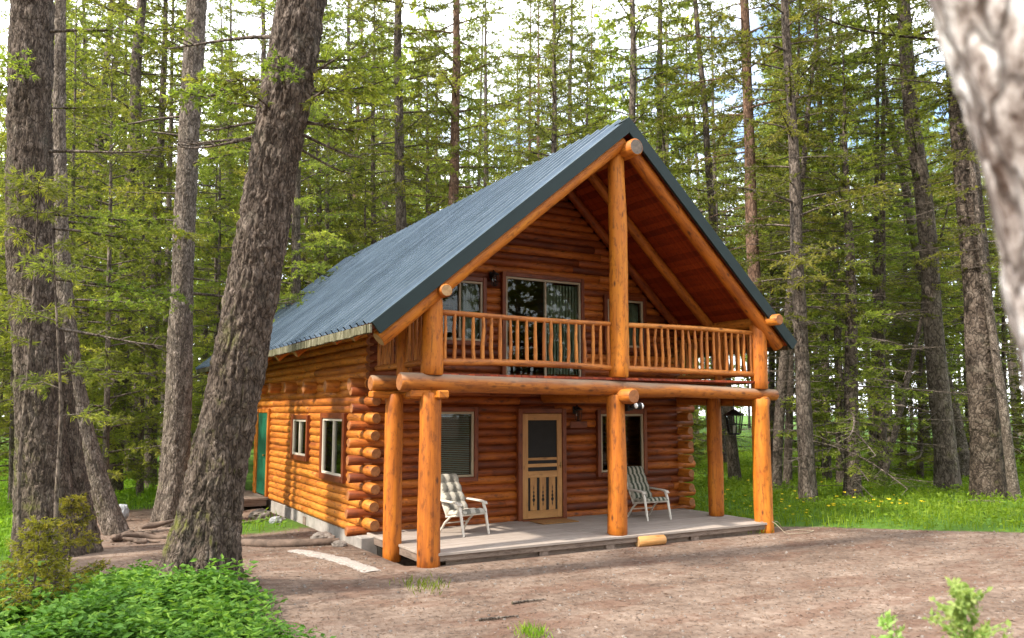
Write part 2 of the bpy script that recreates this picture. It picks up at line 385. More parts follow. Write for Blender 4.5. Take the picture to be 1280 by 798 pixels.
M['curtain'] = plain('sage_curtain', (.30, .32, .22), .8, 0, .15)
M['screen'] = plain('dark_insect_screen', (.013, .012, .011), .7, 0, .2)
M['brass'] = plain('dull_brass', (.30, .21, .08), .4, .9, .1)
M['mat'] = plain('coir_mat', (.30, .15, .05), .95, 0, .35, 60)
M['rope'] = plain('pale_rope', (.28, .23, .16), .85, 0, .2, 40)
M['stone'] = plain('grey_stone', (.17, .145, .125), .85, 0, .4, 9)
M['stone_pale'] = plain('pale_stone', (.27, .275, .285), .8, 0, .25, 9)
M['flower'] = plain('yellow_petal', (.80, .60, .02), .6, 0, .15)
M['concrete'] = plain('weathered_concrete', (.27, .245, .22), .88, 0, .32, 3.2)
M['rootwood'] = plain('weathered_root', (.115, .08, .06), .9, 0, .45, 7)
M['fascia'] = plain('dark_teal_metal', (.005, .016, .017), .55, .0, .12, 3)
def glass_mat():
    m, n, l = nodes('window_glass'); t = n.new('ShaderNodeBsdfTransparent'); t.inputs[0].default_value = (.72, .76, .74, 1)
    g = n.new('ShaderNodeBsdfGlossy'); g.inputs['Roughness'].default_value = .015; fr = n.new('ShaderNodeFresnel'); fr.inputs[0].default_value = 1.32
    mxs = n.new('ShaderNodeMixShader'); o = n.new('ShaderNodeOutputMaterial')
    l.new(fr.outputs[0], mxs.inputs[0]); l.new(t.outputs[0], mxs.inputs[1]); l.new(g.outputs[0], mxs.inputs[2]); l.new(mxs.outputs[0], o.inputs[0]); return m
M['glass'] = glass_mat()
def roof_mat():
    m, n, l = nodes('blue_green_roof_metal'); tcn = n.new('ShaderNodeTexCoord'); uv = tcn.outputs['UV']
    a = noise(n, l, uv, 1, 3, .6, (.05, 3.4, 1)); b = noise(n, l, uv, 1.6, 6, .65)
    c = ramp(n, [(.34, (.040, .062, .085)), (.52, (.090, .125, .160)), (.70, (.165, .205, .25))])
    l.new(math_(n, l, 'ADD', math_(n, l, 'MULTIPLY', a, .6), math_(n, l, 'MULTIPLY', b, .4)), c.inputs[0])
    return finish(m, n, l, c.outputs[0], .30, b, .06, .004, .6, .45)
M['roof'] = roof_mat()
def eave_mat():
    m, n, l = nodes('lichened_eave_edge'); tcn = n.new('ShaderNodeTexCoord')
    a = noise(n, l, tcn.outputs['Object'], 1, 4, .7, (2, 16, 2))
    c = ramp(n, [(.36, (.06, .055, .03)), (.52, (.12, .11, .065)), (.68, (.27, .25, .185))]); l.new(a, c.inputs[0])
    return finish(m, n, l, c.outputs[0], .85, a, .3, .01, .2)
M['eave'] = eave_mat()
def cushion(name, c1, c2, sc):
    m, n, l = nodes(name); tcn = n.new('ShaderNodeTexCoord'); sx = n.new('ShaderNodeSeparateXYZ'); l.new(tcn.outputs['Object'], sx.inputs[0])
    s_ = math_(n, l, 'SINE', math_(n, l, 'MULTIPLY', sx.outputs[0], sc))
    nn = noise(n, l, tcn.outputs['Object'], 26, 4, .6)
    f = math_(n, l, 'ADD', math_(n, l, 'MULTIPLY', s_, .32), nn)
    c = ramp(n, [(.40, c1), (.60, c2)]); l.new(f, c.inputs[0])
    return finish(m, n, l, c.outputs[0], .9, nn, .2, .004, .1)
M['cush_grey'] = cushion('grey_white_cushion', (.17, .16, .135), (.42, .39, .33), 30)
M['cush_green'] = cushion('green_striped_cushion', (.055, .065, .045), (.33, .31, .25), 62)

# ------------------------------------------------------------------ ground
def grass_amount(x, y):
    """1 in meadow and forest floor greens, 0 on the dirt drive"""
    x = np.asarray(x, float); y = np.asarray(y, float)
    w = 1.3 * (fbm(x * .5, y * .5, 0, 21, 4) - .5)
    # right meadow: beyond the line from (7.3,.4) to (10.9,-2.6)
    d1 = ((x - 7.3) * .64 + (y - .4) * .77) + w * .6
    right = sstep(-.15, .55, d1) * sstep(6.9, 7.3, x)
    # left forest floor
    d2 = (y - 10.5) + w * 2.5; left = sstep(-.5, 1.5, d2) * sstep(-.9, -1.6, x)
    left = np.maximum(left, sstep(-4.6, -5.4, x + w) * sstep(-.5, 1.5, y + w))
    back = sstep(11.5, 13, y + w)
    moss = .75 * sstep(.9, .35, np.hypot((x + 1.0) / 1.5, (y - 6.0) / 2.2) + w * .5)
    far = sstep(14, 20, np.hypot(x - 2, y + 4) + w)*sstep(-6,2,y)
    return np.clip(np.maximum.reduce([right, left, back, moss, far]), 0, 1)
def axis_pts():
    a = np.concatenate([np.arange(-12, 24, .22), 24 * 1.09 ** np.arange(1, 31)]); b = -12 - (1.12 ** np.arange(1, 36) - 1) * 5
    return np.sort(np.concatenate([a, b]))
ax_ = axis_pts(); gx, gy = np.meshgrid(ax_, ax_, indexing='ij')
gv = np.stack([gx, gy, gz(gx, gy)], -1).reshape(-1, 3); nn_ = len(ax_)
ii, jj = np.meshgrid(np.arange(nn_ - 1), np.arange(nn_ - 1), indexing='ij'); k0 = (ii * nn_ + jj).ravel()
gf = np.stack([k0, k0 + nn_, k0 + nn_ + 1, k0 + 1], -1)
b = MB(); b.add(gv, gf, smooth=True)
def ground_mat():
    m, n, l = nodes('forest_ground'); tcn = n.new('ShaderNodeTexCoord'); ob = tcn.outputs['Object']
    a = noise(n, l, ob, .55, 6, .65); f1 = noise(n, l, ob, 9, 6, .7); f2 = noise(n, l, ob, 60, 4, .7); st = noise(n, l, ob, 1.2, 5, .65, (.30, 2.0, 1))
    c = ramp(n, [(.38, (.062, .041, .030)), (.46, (.135, .094, .071)), (.55, (.22, .160, .122)), (.64, (.34, .268, .215))])
    f = math_(n, l, 'ADD', math_(n, l, 'MULTIPLY', a, .36), math_(n, l, 'MULTIPLY', f1, .30))
    f = math_(n, l, 'ADD', f, math_(n, l, 'ADD', math_(n, l, 'MULTIPLY', st, .2), math_(n, l, 'MULTIPLY', f2, .14))); l.new(f, c.inputs[0])
    red = ramp(n, [(.50, (0, 0, 0)), (.60, (1, 1, 1))]); l.new(noise(n, l, ob, 1.1, 5, .65, (.7, 1.6, 1)), red.inputs[0])
    dirt = mixc(n, l, math_(n, l, 'MULTIPLY', red.outputs[0], .55), c.outputs[0], (.125, .064, .042))
    vo = n.new('ShaderNodeTexVoronoi'); vo.inputs['Scale'].default_value = 26; l.new(ob, vo.inputs['Vector'])
    pr = ramp(n, [(.10, (1, 1, 1)), (.2, (0, 0, 0))]); l.new(vo.outputs['Distance'], pr.inputs[0])
    dirt = mixc(n, l, math_(n, l, 'MULTIPLY', pr.outputs[0], math_(n, l, 'MULTIPLY', f1, .45)), dirt, (.30, .26, .23))
    gr = ramp(n, [(.3, (.04, .075, .012)), (.55, (.075, .15, .018)), (.75, (.12, .17, .03))]); l.new(f1, gr.inputs[0])
    gm = math_(n, l, 'ADD', attr(n, 'green'), math_(n, l, 'MULTIPLY', math_(n, l, 'SUBTRACT', f1, .5), .9))
    gs = ramp(n, [(.35, (0, 0, 0)), (.65, (1, 1, 1))]); l.new(gm, gs.inputs[0])
    col = mixc(n, l, gs.outputs[0], dirt, gr.outputs[0])
    h = math_(n, l, 'ADD', math_(n, l, 'MULTIPLY', f1, .7), math_(n, l, 'MULTIPLY', f2, .35))
    return finish(m, n, l, col, .95, h, .8, .035, .15)
ground = b.build('ground', ground_mat()); tag(ground, kind='structure')
at_ = ground.data.attributes.new('green', 'FLOAT', 'POINT'); at_.data.foreach_set('value', grass_amount(gv[:, 0], gv[:, 1]).astype(np.float32))
# pale worn strip at the cabin corner
b = MB(); P0 = np.array([-1.38, 2.3]); P1 = np.array([-.93, -.15]); d = (P1 - P0); q = np.array([-d[1], d[0]]) / np.linalg.norm(d)
ts = np.linspace(0, 1, 30); wl_ = .15 + .10 * (fbm(ts * 9, 0, 0, 71) - .5); c_ = P0 + d * ts[:, None] + q * (.12 * np.sin(ts * 3))[:, None]
vs_ = []
for sgn in np.linspace(-1, 1, 5):
    p = c_ + q * (wl_ * sgn * (.9 + .3 * rng.random(30)))[:, None]; vs_.append(np.c_[p, gz(p[:, 0], p[:, 1]) + .010 * (1 - abs(sgn) ** 3) + .003])
V = np.stack(vs_, 1).reshape(-1, 3); i_ = (np.arange(29)[:, None] * 5 + np.arange(4)[None]).ravel()
b.add(V, np.stack([i_, i_ + 5, i_ + 6, i_ + 1], -1), smooth=True)
M['gravelpale'] = plain('pale_gravel', (.30, .265, .235), .95, 0, .35, 25)
tag(b.build('path', M['gravelpale']), kind='structure')

# ------------------------------------------------------------------ the cabin
AX, AZ = 3.62, 7.22; EXL, EZL = -1.04, 3.36; EXR, EZR = 7.63, 3.44; YO, YB = -.33, 15.1
SLL = (AZ - EZL) / (AX - EXL); SLR = (AZ - EZR) / (EXR - AX)
def ztop(x): return EZL + SLL * (x - EXL) if x <= AX else EZR + SLR * (EXR - x)
cabin = empty('log_cabin', (0, 0, 0))
tag(cabin, 'two storey orange log cabin with dark teal metal roof, porch and balcony', 'cabin')
def part(b, name, mats, par=None): return b.build(name, mats, cabin if par is None else par)
def prism_xz(b, poly, y0, y1, mat=0, tone=.5, uvs=None):
    P = np.array(poly, float); k = len(P)
    V = np.vstack([np.c_[P[:, 0], np.full(k, y0), P[:, 1]], np.c_[P[:, 0], np.full(k, y1), P[:, 1]]])
    s = np.arange(k); s2 = (s + 1) % k
    Q = np.stack([s, s2, s2 + k, s + k], -1)
    e = P[s2] - P[s]; ln = np.linalg.norm(e, axis=1); uv = np.zeros((k, 4, 2)); uv[:, 1, 0] = ln; uv[:, 2, 0] = ln; uv[:, 2:, 1] = y1 - y0
    b.add(V, Q, mat, uv, tone)
    base = b.n - len(V); o = rng.random(2) * 9
    for f in (s[::-1], s + k):
        b.f.append(f[None] + base); b.m.append(np.array([mat])); b.t.append(np.array([tone])); b.sm.append(np.array([False])); b.uv.append((V[f][:, [0, 2]] + o)[None])

def course_segments(a, c, z, ops):
    segs = [(a, c)]
    for x0, x1, z0, z1 in ops:
        if z0 - .03 < z < z1 + .03:
            out = []
            for s0, s1 in segs:
                if x1 <= s0 or x0 >= s1: out.append((s0, s1)); continue
                if x0 - s0 > .05: out.append((s0, x0))
                if s1 - x1 > .05: out.append((x1, s1))
            segs = out
    return segs
FO = [(1.21, 1.93, .87, 2.07), (4.84, 5.94, .84, 2.02), (2.98, 3.88, 0, 2.03), (1.22, 2.10, 3.40, 4.54), (2.61, 4.37, 2.86, 4.70), (5.05, 5.99, 3.42, 4.42)]
WY = 2.43
b = MB()
for k in range(47):
    z = .03 + .15 * k
    lo, hi = -.12, 7.1
    if z < 2.5 and k % 2 == 0: lo, hi = -.43 + rng.uniform(-.04, .04), 7.4 + rng.uniform(-.05, .05)
    zz = z + .26
    if zz > EZL: lo = max(lo, EXL + (zz - EZL) / SLL)
    if zz > EZR: hi = min(hi, EXR - (zz - EZR) / SLR)
    if hi - lo < .2: break
    big = z < 2.5 and k % 2 == 0
    for s0, s1 in course_segments(lo, hi, z, FO):
        s1c = s1
        x = s0
        while x < s1c - .01:                                  # logs of a course butt end to end
            e = min(s1c, x + rng.uniform(2.2, 4.2)) if s1c - x > 3 else s1c
            b.log((x, WY, z), (e, WY, z), .088, None, 14, wob=.035, bow=.004); x = e
# long front wall logs do not pass the corner in odd courses
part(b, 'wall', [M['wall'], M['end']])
SX = -.11
def side_ops(*px):
    return [(at_plane(u1, v0, 0, SX - .1)[1], at_plane(u0, v0, 0, SX - .1)[1], at_plane(u1, v1, 0, SX - .1)[2], at_plane(u1, v0, 0, SX - .1)[2]) for u0, u1, v0, v1 in px]
SO = side_ops((405, 430.5, 524, 597), (368, 385, 525, 571))
YE = 10.9
DY0, DY1 = 9.25, 10.35                                         # rear side doorway
SOd = SO + [(DY0, DY1, 0, 2.05)]
b = MB()
for k in range(27):
    z = .01 + .15 * k
    y0 = 2.0 + rng.uniform(-.05, .04) if (k % 2 == 1 and z < 2.5) else 2.36
    for s0, s1 in course_segments(y0, YE, z, SOd):
        x = s0
        while x < s1 - .01:
            e = min(s1, x + rng.uniform(2.5, 4.5)) if s1 - x > 3 else s1
            b.log((SX, x, z), (SX, e, z), .09 if z > 2.5 or k % 2 == 0 else .096, None, 14, wob=.05, bow=.006); x = e
part(b, 'wall', [M['log'], M['end']])
b = MB()
for k in range(27):
    z = .01 + .15 * k
    b.log((7.0, 2.02 if (k % 2 and z < 2.5) else 2.36, z), (7.0, YE, z), .09, None, 12, wob=.05, bow=.006)
part(b, 'wall', [M['log'], M['end']])
b = MB(); 
for k in range(47):
    z = .03 + .15 * k; zz = z + .26; lo, hi = -.12, 7.1
    if zz > EZL: lo = max(lo, EXL + (zz - EZL) / SLL)
    if zz > EZR: hi = min(hi, EXR - (zz - EZR) / SLR)
    if hi - lo > .2: b.log((lo, YE - .1, z), (hi, YE - .1, z), .09, None, 8, wob=.03)
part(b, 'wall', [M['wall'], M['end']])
b = MB(); b.box(-.15, 7.1, 2.5, YE, 2.42, 2.52, tone=.3); part(b, 'upper_floor', [M['trim']])
b = MB(); b.box(-.1, 7.05, 2.46, YE, -.04, .0, tone=.3); part(b, 'floor', [M['trim']])
# foundation
b = MB()
b.box(-.14, 7.05, 2.36, YE + .03, -.75, -.075, bev=.012)
b.box(-.34, -.02, 2.02, 2.30, -.6, -.03, bev=.02); b.box(6.9, 7.2, 2.02, 2.30, -.6, -.03, bev=.02)
fd = part(b, 'foundation', [M['concrete']])
b = MB(); b.box(-.152, -.14, 6.0, 6.22, -.32, -.14); part(b, 'vent', [M['skirt']], fd)

# porch deck
b = MB(); y = -.2; DX0, DX1 = -.12, 7.02
while y < 2.34:
    w = .138
    cut = sorted(rng.uniform(1.5, 5.5, 1)) if rng.random() < .75 else []
    xs = [DX0] + list(cut) + [DX1]
    for x0, x1 in zip(xs[:-1], xs[1:]):
        dz = rng.uniform(-.002, .002); b.box(x0 + .002, x1 - .002, y, min(y + w - .006, 2.335), -.04 + dz, dz, tone=rng.random(), bev=.004)
    y += w
deck = part(b, 'porch_deck', [M['deckwood']])
b = MB(); b.box(DX0 + .02, DX1 - .02, -.17, -.13, -.125, -.042, tone=.4, bev=.004); b.box(DX0 + .02, DX0 + .06, -.125, 2.3, -.16, -.042, tone=.3, bev=.004); b.box(DX1 - .06, DX1 - .02, -.125, 2.3, -.19, -.042, tone=.5, bev=.004)
b.box(.25, DX1 - .1, -.1, -.06, -.30, -.05, tone=.6)  # left run of this board is added to lighten the dark gap below the deck
part(b, 'skirting', [M['skirt']], deck)
for x in (1.85, 3.15, 5.0):
    b = MB(); b.box(x, x + .18, -.16, .1, -.32, -.045, tone=.4, bev=.008); part(b, 'support_block', [M['skirt']], deck)

# posts
def post(x, y, z0, z1, r, r1=None, t=None, mat='post'):
    b = MB(); b.log((x, y, z0), (x, y, z1), r, r1, 22, tone=t, wob=.10, bow=.02, step=.16); return part(b, 'post', [M[mat], M['end']])
post(-.02, -.06, -.24, 2.36, .172, .158); post(3.49, 0, 0, 2.36, .172, .152); post(6.93, -.05, -.26, 2.32, .178, .168)
post(-.17, 1.02, -.28, 2.36, .148, .142); post(6.74, 1.03, 0, 2.36, .155, .145)
post(.03, 0, 2.62, 3.80, .172, .155); post(3.56, -.02, 2.66, 6.62, .172, .155); post(6.95, -.02, 2.5, 3.74, .165, .158)
post(.0, 1.05, 2.6, 3.80, .13, .12); post(6.95, 1.05, 2.55, 3.74, .12, .12)
# beams along the front and behind
b = MB(); b.log((-.50, 0, 2.52), (3.60, 0, 2.475), .143, .130, 20, wob=.06, step=.3); part(b, 'beam', [M['beam'], M['end']])
b = MB(); b.log((3.42, 0, 2.47), (7.40, 0, 2.395), .130, .108, 20, wob=.06, step=.3); part(b, 'beam', [M['beam'], M['end']])
b = MB(); b.log((-.58, 1.03, 2.52), (7.15, 1.03, 2.47), .13, .12, 18, wob=.05, step=.4); part(b, 'beam', [M['beam'], M['end']])
b = MB(); b.box(-.02, .16, -.36, 2.3, 2.27, 2.39, bev=.02, tone=.7); part(b, 'bolster', [M['post']])
b = MB(); b.box(-.58, .05, .93, 1.12, 2.29, 2.40, bev=.02, tone=.7); part(b, 'bolster', [M['post']])
b = MB(); b.box(-.36, .0, -.10, .09, 2.285, 2.40, bev=.02, tone=.6); part(b, 'bolster', [M['post']])
b = MB(); b.log((3.57, -.42, 2.33), (3.5, 2.3, 2.36), .128, .12, 18); part(b, 'bolster', [M['log'], M['end']])
b = MB(); b.log((6.97, -.18, 2.26), (6.95, 2.3, 2.32), .10, .11, 16); part(b, 'bolster', [M['log'], M['end']])
# balcony floor and joists
for x in (1.2, 2.35, 4.7, 5.85):
    b = MB(); b.log((x, .1, 2.47), (x, 2.4, 2.47), .09, .09, 10); part(b, 'joist', [M['wall'], M['end']])
b = MB(); x = -.1
while x < 7.05:
    b.box(x, x + .135, -.06, 2.34, 2.615, 2.655, tone=rng.random(), bev=.003, long=1); x += .14
part(b, 'balcony_floor', [M['soffit']])
for (yy, zz) in [(8.35, 2.63), (6.93, 2.6), (5.42, 2.57), (3.92, 2.55), (9.75, 2.63), (2.5, 2.55)]:
    b = MB(); b.log((-.44, yy, zz), (.3, yy, zz), .125, .125, 16, wob=.06, mat=0); part(b, 'joist', [M['log'], M['end']])

# railings: top rail, bottom rail and each peeled stick
def railing(p0, p1, zt, zb, n, side=False):
    e = empty('railing'); e.parent = cabin; p0 = np.array(p0, float); p1 = np.array(p1, float)
    dz = .0
    b = MB(); b.log((*p0, zt[0]), (*p1, zt[1]), .045, .042, 12, wob=.06, bow=.01, step=.3); part(b, 'top_rail', [M['railwood'], M['end']], e)
    b = MB(); b.log((*p0, zb[0]), (*p1, zb[1]), .058, .052, 12, wob=.06, bow=.01, step=.3); part(b, 'bottom_rail', [M['railwood'], M['end']], e)
    for k in range(n):
        t = (k + .6) / (n + .2) + rng.uniform(-.006, .006); p = p0 + (p1 - p0) * t
        za = zb[0] + (zb[1] - zb[0]) * t + .02; zc = zt[0] + (zt[1] - zt[0]) * t - .01
        b = MB(); j = rng.normal(0, .007, (4, 2)); zs = np.linspace(za, zc, 4); r = rng.uniform(.025, .033)
        b.tube(np.c_[p + j, zs], np.array([1.08, 1.1, 1, .85]) * r, 8, 0, 1, rng.random(), .12, bev=False)
        part(b, 'baluster', [M['railwood'], M['end']], e)
railing((.15, 0), (3.44, 0), (3.60, 3.585), (2.83, 2.82), 20)
railing((3.68, 0), (6.84, 0), (3.585, 3.59), (2.82, 2.79), 20)
railing((.0, .15), (.0, .97), (3.6, 3.6), (2.83, 2.83), 5); railing((.0, 1.13), (.0, 2.3), (3.6, 3.6), (2.83, 2.83), 7)
railing((6.95, .15), (6.95, .97), (3.58, 3.58), (2.8, 2.8), 5); railing((6.95, 1.13), (6.95, 2.3), (3.58, 3.58), (2.8, 2.8), 7)

# roof
th = .115
roofb = MB()
def slope_sheet(b, x0, z0, x1, z1, lift=.006):
    L = math.hypot(x1 - x0, z1 - z0); nx, nzv = -(z1 - z0) / L, (x1 - x0) / L
    if nzv < 0: nx, nzv = -nx, -nzv
    ys = []; hs = []
    y = YO - .01
    while y < YB:
        for dy, h in ((0, 0), (.10, 0), (.11, .018), (.125, .018), (.135, 0), (.21, 0), (.222, .062), (.272, .062), (.284, 0)):
            ys.append(y + dy); hs.append(h)
        y += .31
    ys = np.array(ys); hs = np.array(hs) + lift; k = len(ys); ns = 9
    t = np.linspace(0, 1, ns); V = np.empty((ns, k, 3)); sag = .006 * np.sin(t[:, None] * 9 + ys[None] * 1.7)
    V[..., 0] = x0 + (x1 - x0) * t[:, None] + nx * (hs[None] + sag); V[..., 2] = z0 + (z1 - z0) * t[:, None] + nzv * (hs[None] + sag); V[..., 1] = ys[None]
    i = (np.arange(ns - 1)[:, None] * k + np.arange(k - 1)[None]).ravel(); F = np.stack([i, i + k, i + k + 1, i + 1], -1)
    if x1 > x0: F = F[:, ::-1]
    uvv = np.stack(np.broadcast_arrays(t[:, None] * L, ys[None]), -1).reshape(-1, 2); uvv = uvv + (0 if x1 < x0 else 40)
    b.add(V.reshape(-1, 3), F[:, ::-1], 0, uvv[F[:, ::-1]], .5)
slope_sheet(roofb, AX, AZ, EXL - .03, EZL - .03 * SLL); slope_sheet(roofb, AX, AZ, EXR + .03, EZR - .03 * SLR)
roof = part(roofb, 'roof', [M['roof']])
def slope_frame(left):
    x1, z1 = (EXL, EZL) if left else (EXR, EZR); L = math.hypot(x1 - AX, z1 - AZ); d = np.array([(x1 - AX) / L, (z1 - AZ) / L]); nrm = np.array([-d[1], d[0]]); nrm = nrm if nrm[1] > 0 else -nrm
    return d, nrm, L
b = MB()
for left in (True, False):
    d, nr, L = slope_frame(left); s = .02
    while s < L - .01:
        e = min(s + .137, L)
        o0 = np.array([AX, AZ]) + d * s; o1 = np.array([AX, AZ]) + d * (e - .004)
        prism_xz(b, [o0 - nr * .012, o1 - nr * .012, o1 - nr * th, o0 - nr * th][::1 if left else -1], YO + .03, YB - .02, 0, rng.random()); s += .137
    o0 = np.array([AX, AZ]); o1 = o0 + d * L
    prism_xz(b, [o0 - nr * .004, o1 - nr * .004, o1 - nr * .05, o0 - nr * .05][::1 if left else -1], YO + .035, YB - .03, 0, .5)
# soffit boards run from the front overhang to the back
for k in range(len(b.uv)): pass
part(b, 'soffit', [M['soffit']], roof)
b = MB()
for left in (True, False):
    d, nr, L = slope_frame(left); o0 = np.array([AX, AZ]); o1 = o0 + d * (L + .03)
    zc0 = np.array([AX, AZ + .012 / abs(nr[1])])
    for y0, y1 in ((YO - .035, YO + .02), (YB, YB + .03)):
        prism_xz(b, [zc0, o1 + nr * .012, o1 - nr * .195, np.array([AX, AZ - .195 / abs(nr[1])])][::1 if left else -1], y0, y1)
    prism_xz(b, [zc0 + [0, .012], o0 + d * .16 + nr * .032, o0 + d * .16 + nr * .026, zc0][::1 if left else -1], YO - .02, YB + .01)
part(b, 'fascia', [M['fascia']], roof)
b = MB()
y = YO + .03
while y < YB - .1:
    yy = y + .118; dz = rng.uniform(-.008, .008); b.box(EXL - .055 + rng.uniform(-.008, .008), EXL - .005, y, yy, EZL - .165 + dz, EZL - .035, tone=rng.random(), bev=.006); y = yy + .002
part(b, 'eave_board', [M['eave']], roof)
b = MB(); b.box(EXR + .0, EXR + .035, YO + .03, YB - .1, EZR - .16, EZR - .03, tone=.5); part(b, 'eave_board', [M['eave']], roof)
def rafter(y, left, s0, s1, r=.105, mats=None, drop=0.):
    d, nr, L = slope_frame(left); o = np.array([AX, AZ]) - nr * (th + r - .01 + drop)
    a = o + d * s0; c = o + d * s1
    b = MB(); b.log((a[0], y, a[1]), (c[0], y, c[1]), r, r * 1.03, 16, wob=.06, step=.3); part(b, 'rafter', mats or [M['post'], M['end_pale']])
LL = slope_frame(True)[2]; LR = slope_frame(False)[2]
rafter(-.15, True, .26, LL + .04, .128, None, .045); rafter(-.15, False, .32, LR - .12, .122, None, .03)
rafter(1.25, True, .2, LL - .1, .098, [M['log'], M['end_pale']]); rafter(1.25, False, .2, LR - .12, .098, [M['log'], M['end']])
rafter(2.2, True, .2, LL - .1, .09, [M['wall'], M['end_pale']]); rafter(2.2, False, .2, LR - .12, .09, [M['wall'], M['end']])
for y in (4.34, 5.8, 7.2, 8.6, 10.0, 11.4, 12.8, 14.2): rafter(y, True, LL - 2.0, LL + .02, .10, [M['log'], M['end_pale']]); rafter(y, False, LR - 2.0, LR - .1, .082, [M['log'], M['end_pale']])
b = MB(); b.log((3.68, -.47, 6.68), (3.62, 10.8, 6.82), .152, .15, 24, wob=.04, step=.6); part(b, 'ridge_log', [M['post'], M['end_grey']])
b = MB(); b.log((.08, -.40, 3.885), (.02, 10.8, 3.89), .10, .10, 18, wob=.04, step=.6); part(b, 'purlin', [M['post'], M['end_pale']])
b = MB(); b.log((7.02, -.52, 3.82), (6.98, 10.8, 3.86), .105, .10, 18, wob=.04, step=.6); part(b, 'purlin', [M['log'], M['end']])
# rear posts under the back overhang
post(0, 14.6, -.35, 3.9, .15); post(7, 14.6, -.35, 3.9, .15)

# windows
FR = Matrix.Translation((0, 2.31, 0)); SD = Matrix.Translation((SX - .115, 0, 0)) @ Matrix.Rotation(-math.pi / 2, 4, 'Z')
def window(name, x0, x1, z0, z1, Mx, frame='frame_tan', split=None, blinds=None, trimw=.085, sill=True, label=None):
    e = empty(name); e.parent = cabin
    if label: e['label'] = label
    b = MB(); t = trimw; y0, y1 = -.035, .10
    b.box(x0 - t, x0 - .004, y0, y1, z0 - (t if sill else 0), z1 + t, tone=rng.random(), M=Mx, bev=.006, long=2); b.box(x1 + .004, x1 + t, y0, y1, z0 - (t if sill else 0), z1 + t, tone=rng.random(), M=Mx, bev=.006, long=2)
    b.box(x0 - .003, x1 + .003, y0 + .004, y1, z1 + .003, z1 + t, tone=rng.random(), M=Mx, bev=.006)
    if sill: b.box(x0 - .003, x1 + .003, y0 - .012, y1, z0 - t, z0 - .003, tone=rng.random(), M=Mx, bev=.006)
    part(b, 'trim', [M['trim']], e)
    f = .042; b = MB(); y0, y1 = -.012, .055
    b.box(x0, x0 + f, y0, y1, z0, z1, M=Mx, bev=.005); b.box(x1 - f, x1, y0, y1, z0, z1, M=Mx, bev=.005)
    b.box(x0 + f + .001, x1 - f - .001, y0, y1, z1 - f, z1, M=Mx, bev=.005); b.box(x0 + f + .001, x1 - f - .001, y0, y1, z0, z0 + f, M=Mx, bev=.005)
    if split is not None: b.box(split - f * .5, split + f * .5, y0 - .006, y1 - .003, z0 + f + .001, z1 - f - .001, M=Mx, bev=.005)
    part(b, 'frame', [M[frame]], e)
    for a, c in ([(x0 + f, x1 - f)] if split is None else [(x0 + f, split - f * .5), (split + f * .5, x1 - f)]):
        b = MB(); b.box(a + .001, c - .001, .022, .027, z0 + f + .001, z1 - f - .001, M=Mx); part(b, 'pane', [M['glass']], e)
    if blinds:
        a, c, kind = blinds; b = MB()
        if kind == 'h':
            z = z0 + f + .01
            while z < z1 - f:
                b.box(a, c, .075, .098, z, z + .004, M=Mx @ Matrix.Translation((0, 0, 0)), tone=rng.random()); b.box(a, c, .083, .086, z, z + .017, M=Mx); z += .034
            part(b, 'blind', [M['blind']], e)
        elif kind == 'v':
            x = a
            while x < c: b.box(x, x + .012, .07, .145, z0 + f, z1 - f - .03, M=Mx, tone=rng.random()); b.box(x+.01, x + .05, .09, .094, z0 + f, z1 - f - .03, M=Mx, tone=rng.random()); x += .075
            part(b, 'blind', [M['curtain']], e)
        else:
            k = 40; xs = np.linspace(a, c, k); yy = .12 + .022 * np.sin(np.arange(k) * 1.7)
            V = np.array([[x, y, z] for x, y in zip(xs, yy) for z in (z0 + f, z1 - f)]); V = (np.c_[V, np.ones(len(V))] @ np.array(Mx).T)[:, :3]
            i = np.arange(k - 1) * 2; b.add(V, np.stack([i, i + 2, i + 3, i + 1], -1), smooth=True); part(b, 'curtain', [M[kind]], e)
    return e
window('window', 1.21, 1.93, .87, 2.07, FR, blinds=(1.26, 1.88, 'h'))
window('window', 4.84, 5.94, .84, 2.02, FR, split=5.38)
window('window', 1.22, 2.10, 3.40, 4.54, FR, split=1.62, blinds=(1.66, 2.06, 'curtain'))
window('window', 5.05, 5.99, 3.42, 4.42, FR, split=5.30, blinds=(5.5, 5.95, 'curtain'))
window('sliding_door', 2.61, 4.37, 2.72, 4.70, FR, split=3.52, blinds=(3.62, 4.32, 'v'), sill=False)
(a0, a1, a2, a3), (c0, c1, c2, c3) = SO
window('window', -a1, -a0, a2, a3, SD, 'frame_white', split=-(a0 * .55 + a1 * .45), blinds=(-(a0 * .5 + a1 * .5), -a0 - .05, 'h'), trimw=.11)
window('window', -c1, -c0, c2, c3, SD, 'frame_white', split=-(c0 + c1) / 2, trimw=.1)

# screen door
e = empty('screen_door'); e.parent = cabin
b = MB(); t = .10
b.box(2.98 - t, 2.972, 2.265, 2.44, -.02, 2.03 + t, bev=.006, long=2, M=None); b.box(3.888, 3.88 + t, 2.265, 2.44, -.02, 2.03 + t, bev=.006, long=2); b.box(2.975, 3.885, 2.27, 2.44, 2.038, 2.03 + t, bev=.006)
b.box(2.94, 3.92, 2.18, 2.44, -.005, .018, bev=.004)
part(b, 'door_frame', [M['trim']], e)
b = MB()
b.box(2.98, 3.10, 2.285, 2.325, .025, 2.03, bev=.004, tone=.6); b.box(3.77, 3.88, 2.285, 2.325, .025, 2.03, bev=.004, tone=.4)
for z0, z1, tn in ((1.905, 2.03, .5), (.80, .925, .7), (.025, .175, .4)): b.box(3.101, 3.769, 2.286, 2.324, z0, z1, bev=.004, tone=tn)
part(b, 'door_leaf', [M['pine']], e)
for z0, z1 in ((1.13, 1.18), (1.00, 1.065)):
    b = MB(); b.box(3.101, 3.769, 2.291, 2.319, z0, z1, bev=.004, tone=rng.random()); part(b, 'slat', [M['pine']], e)
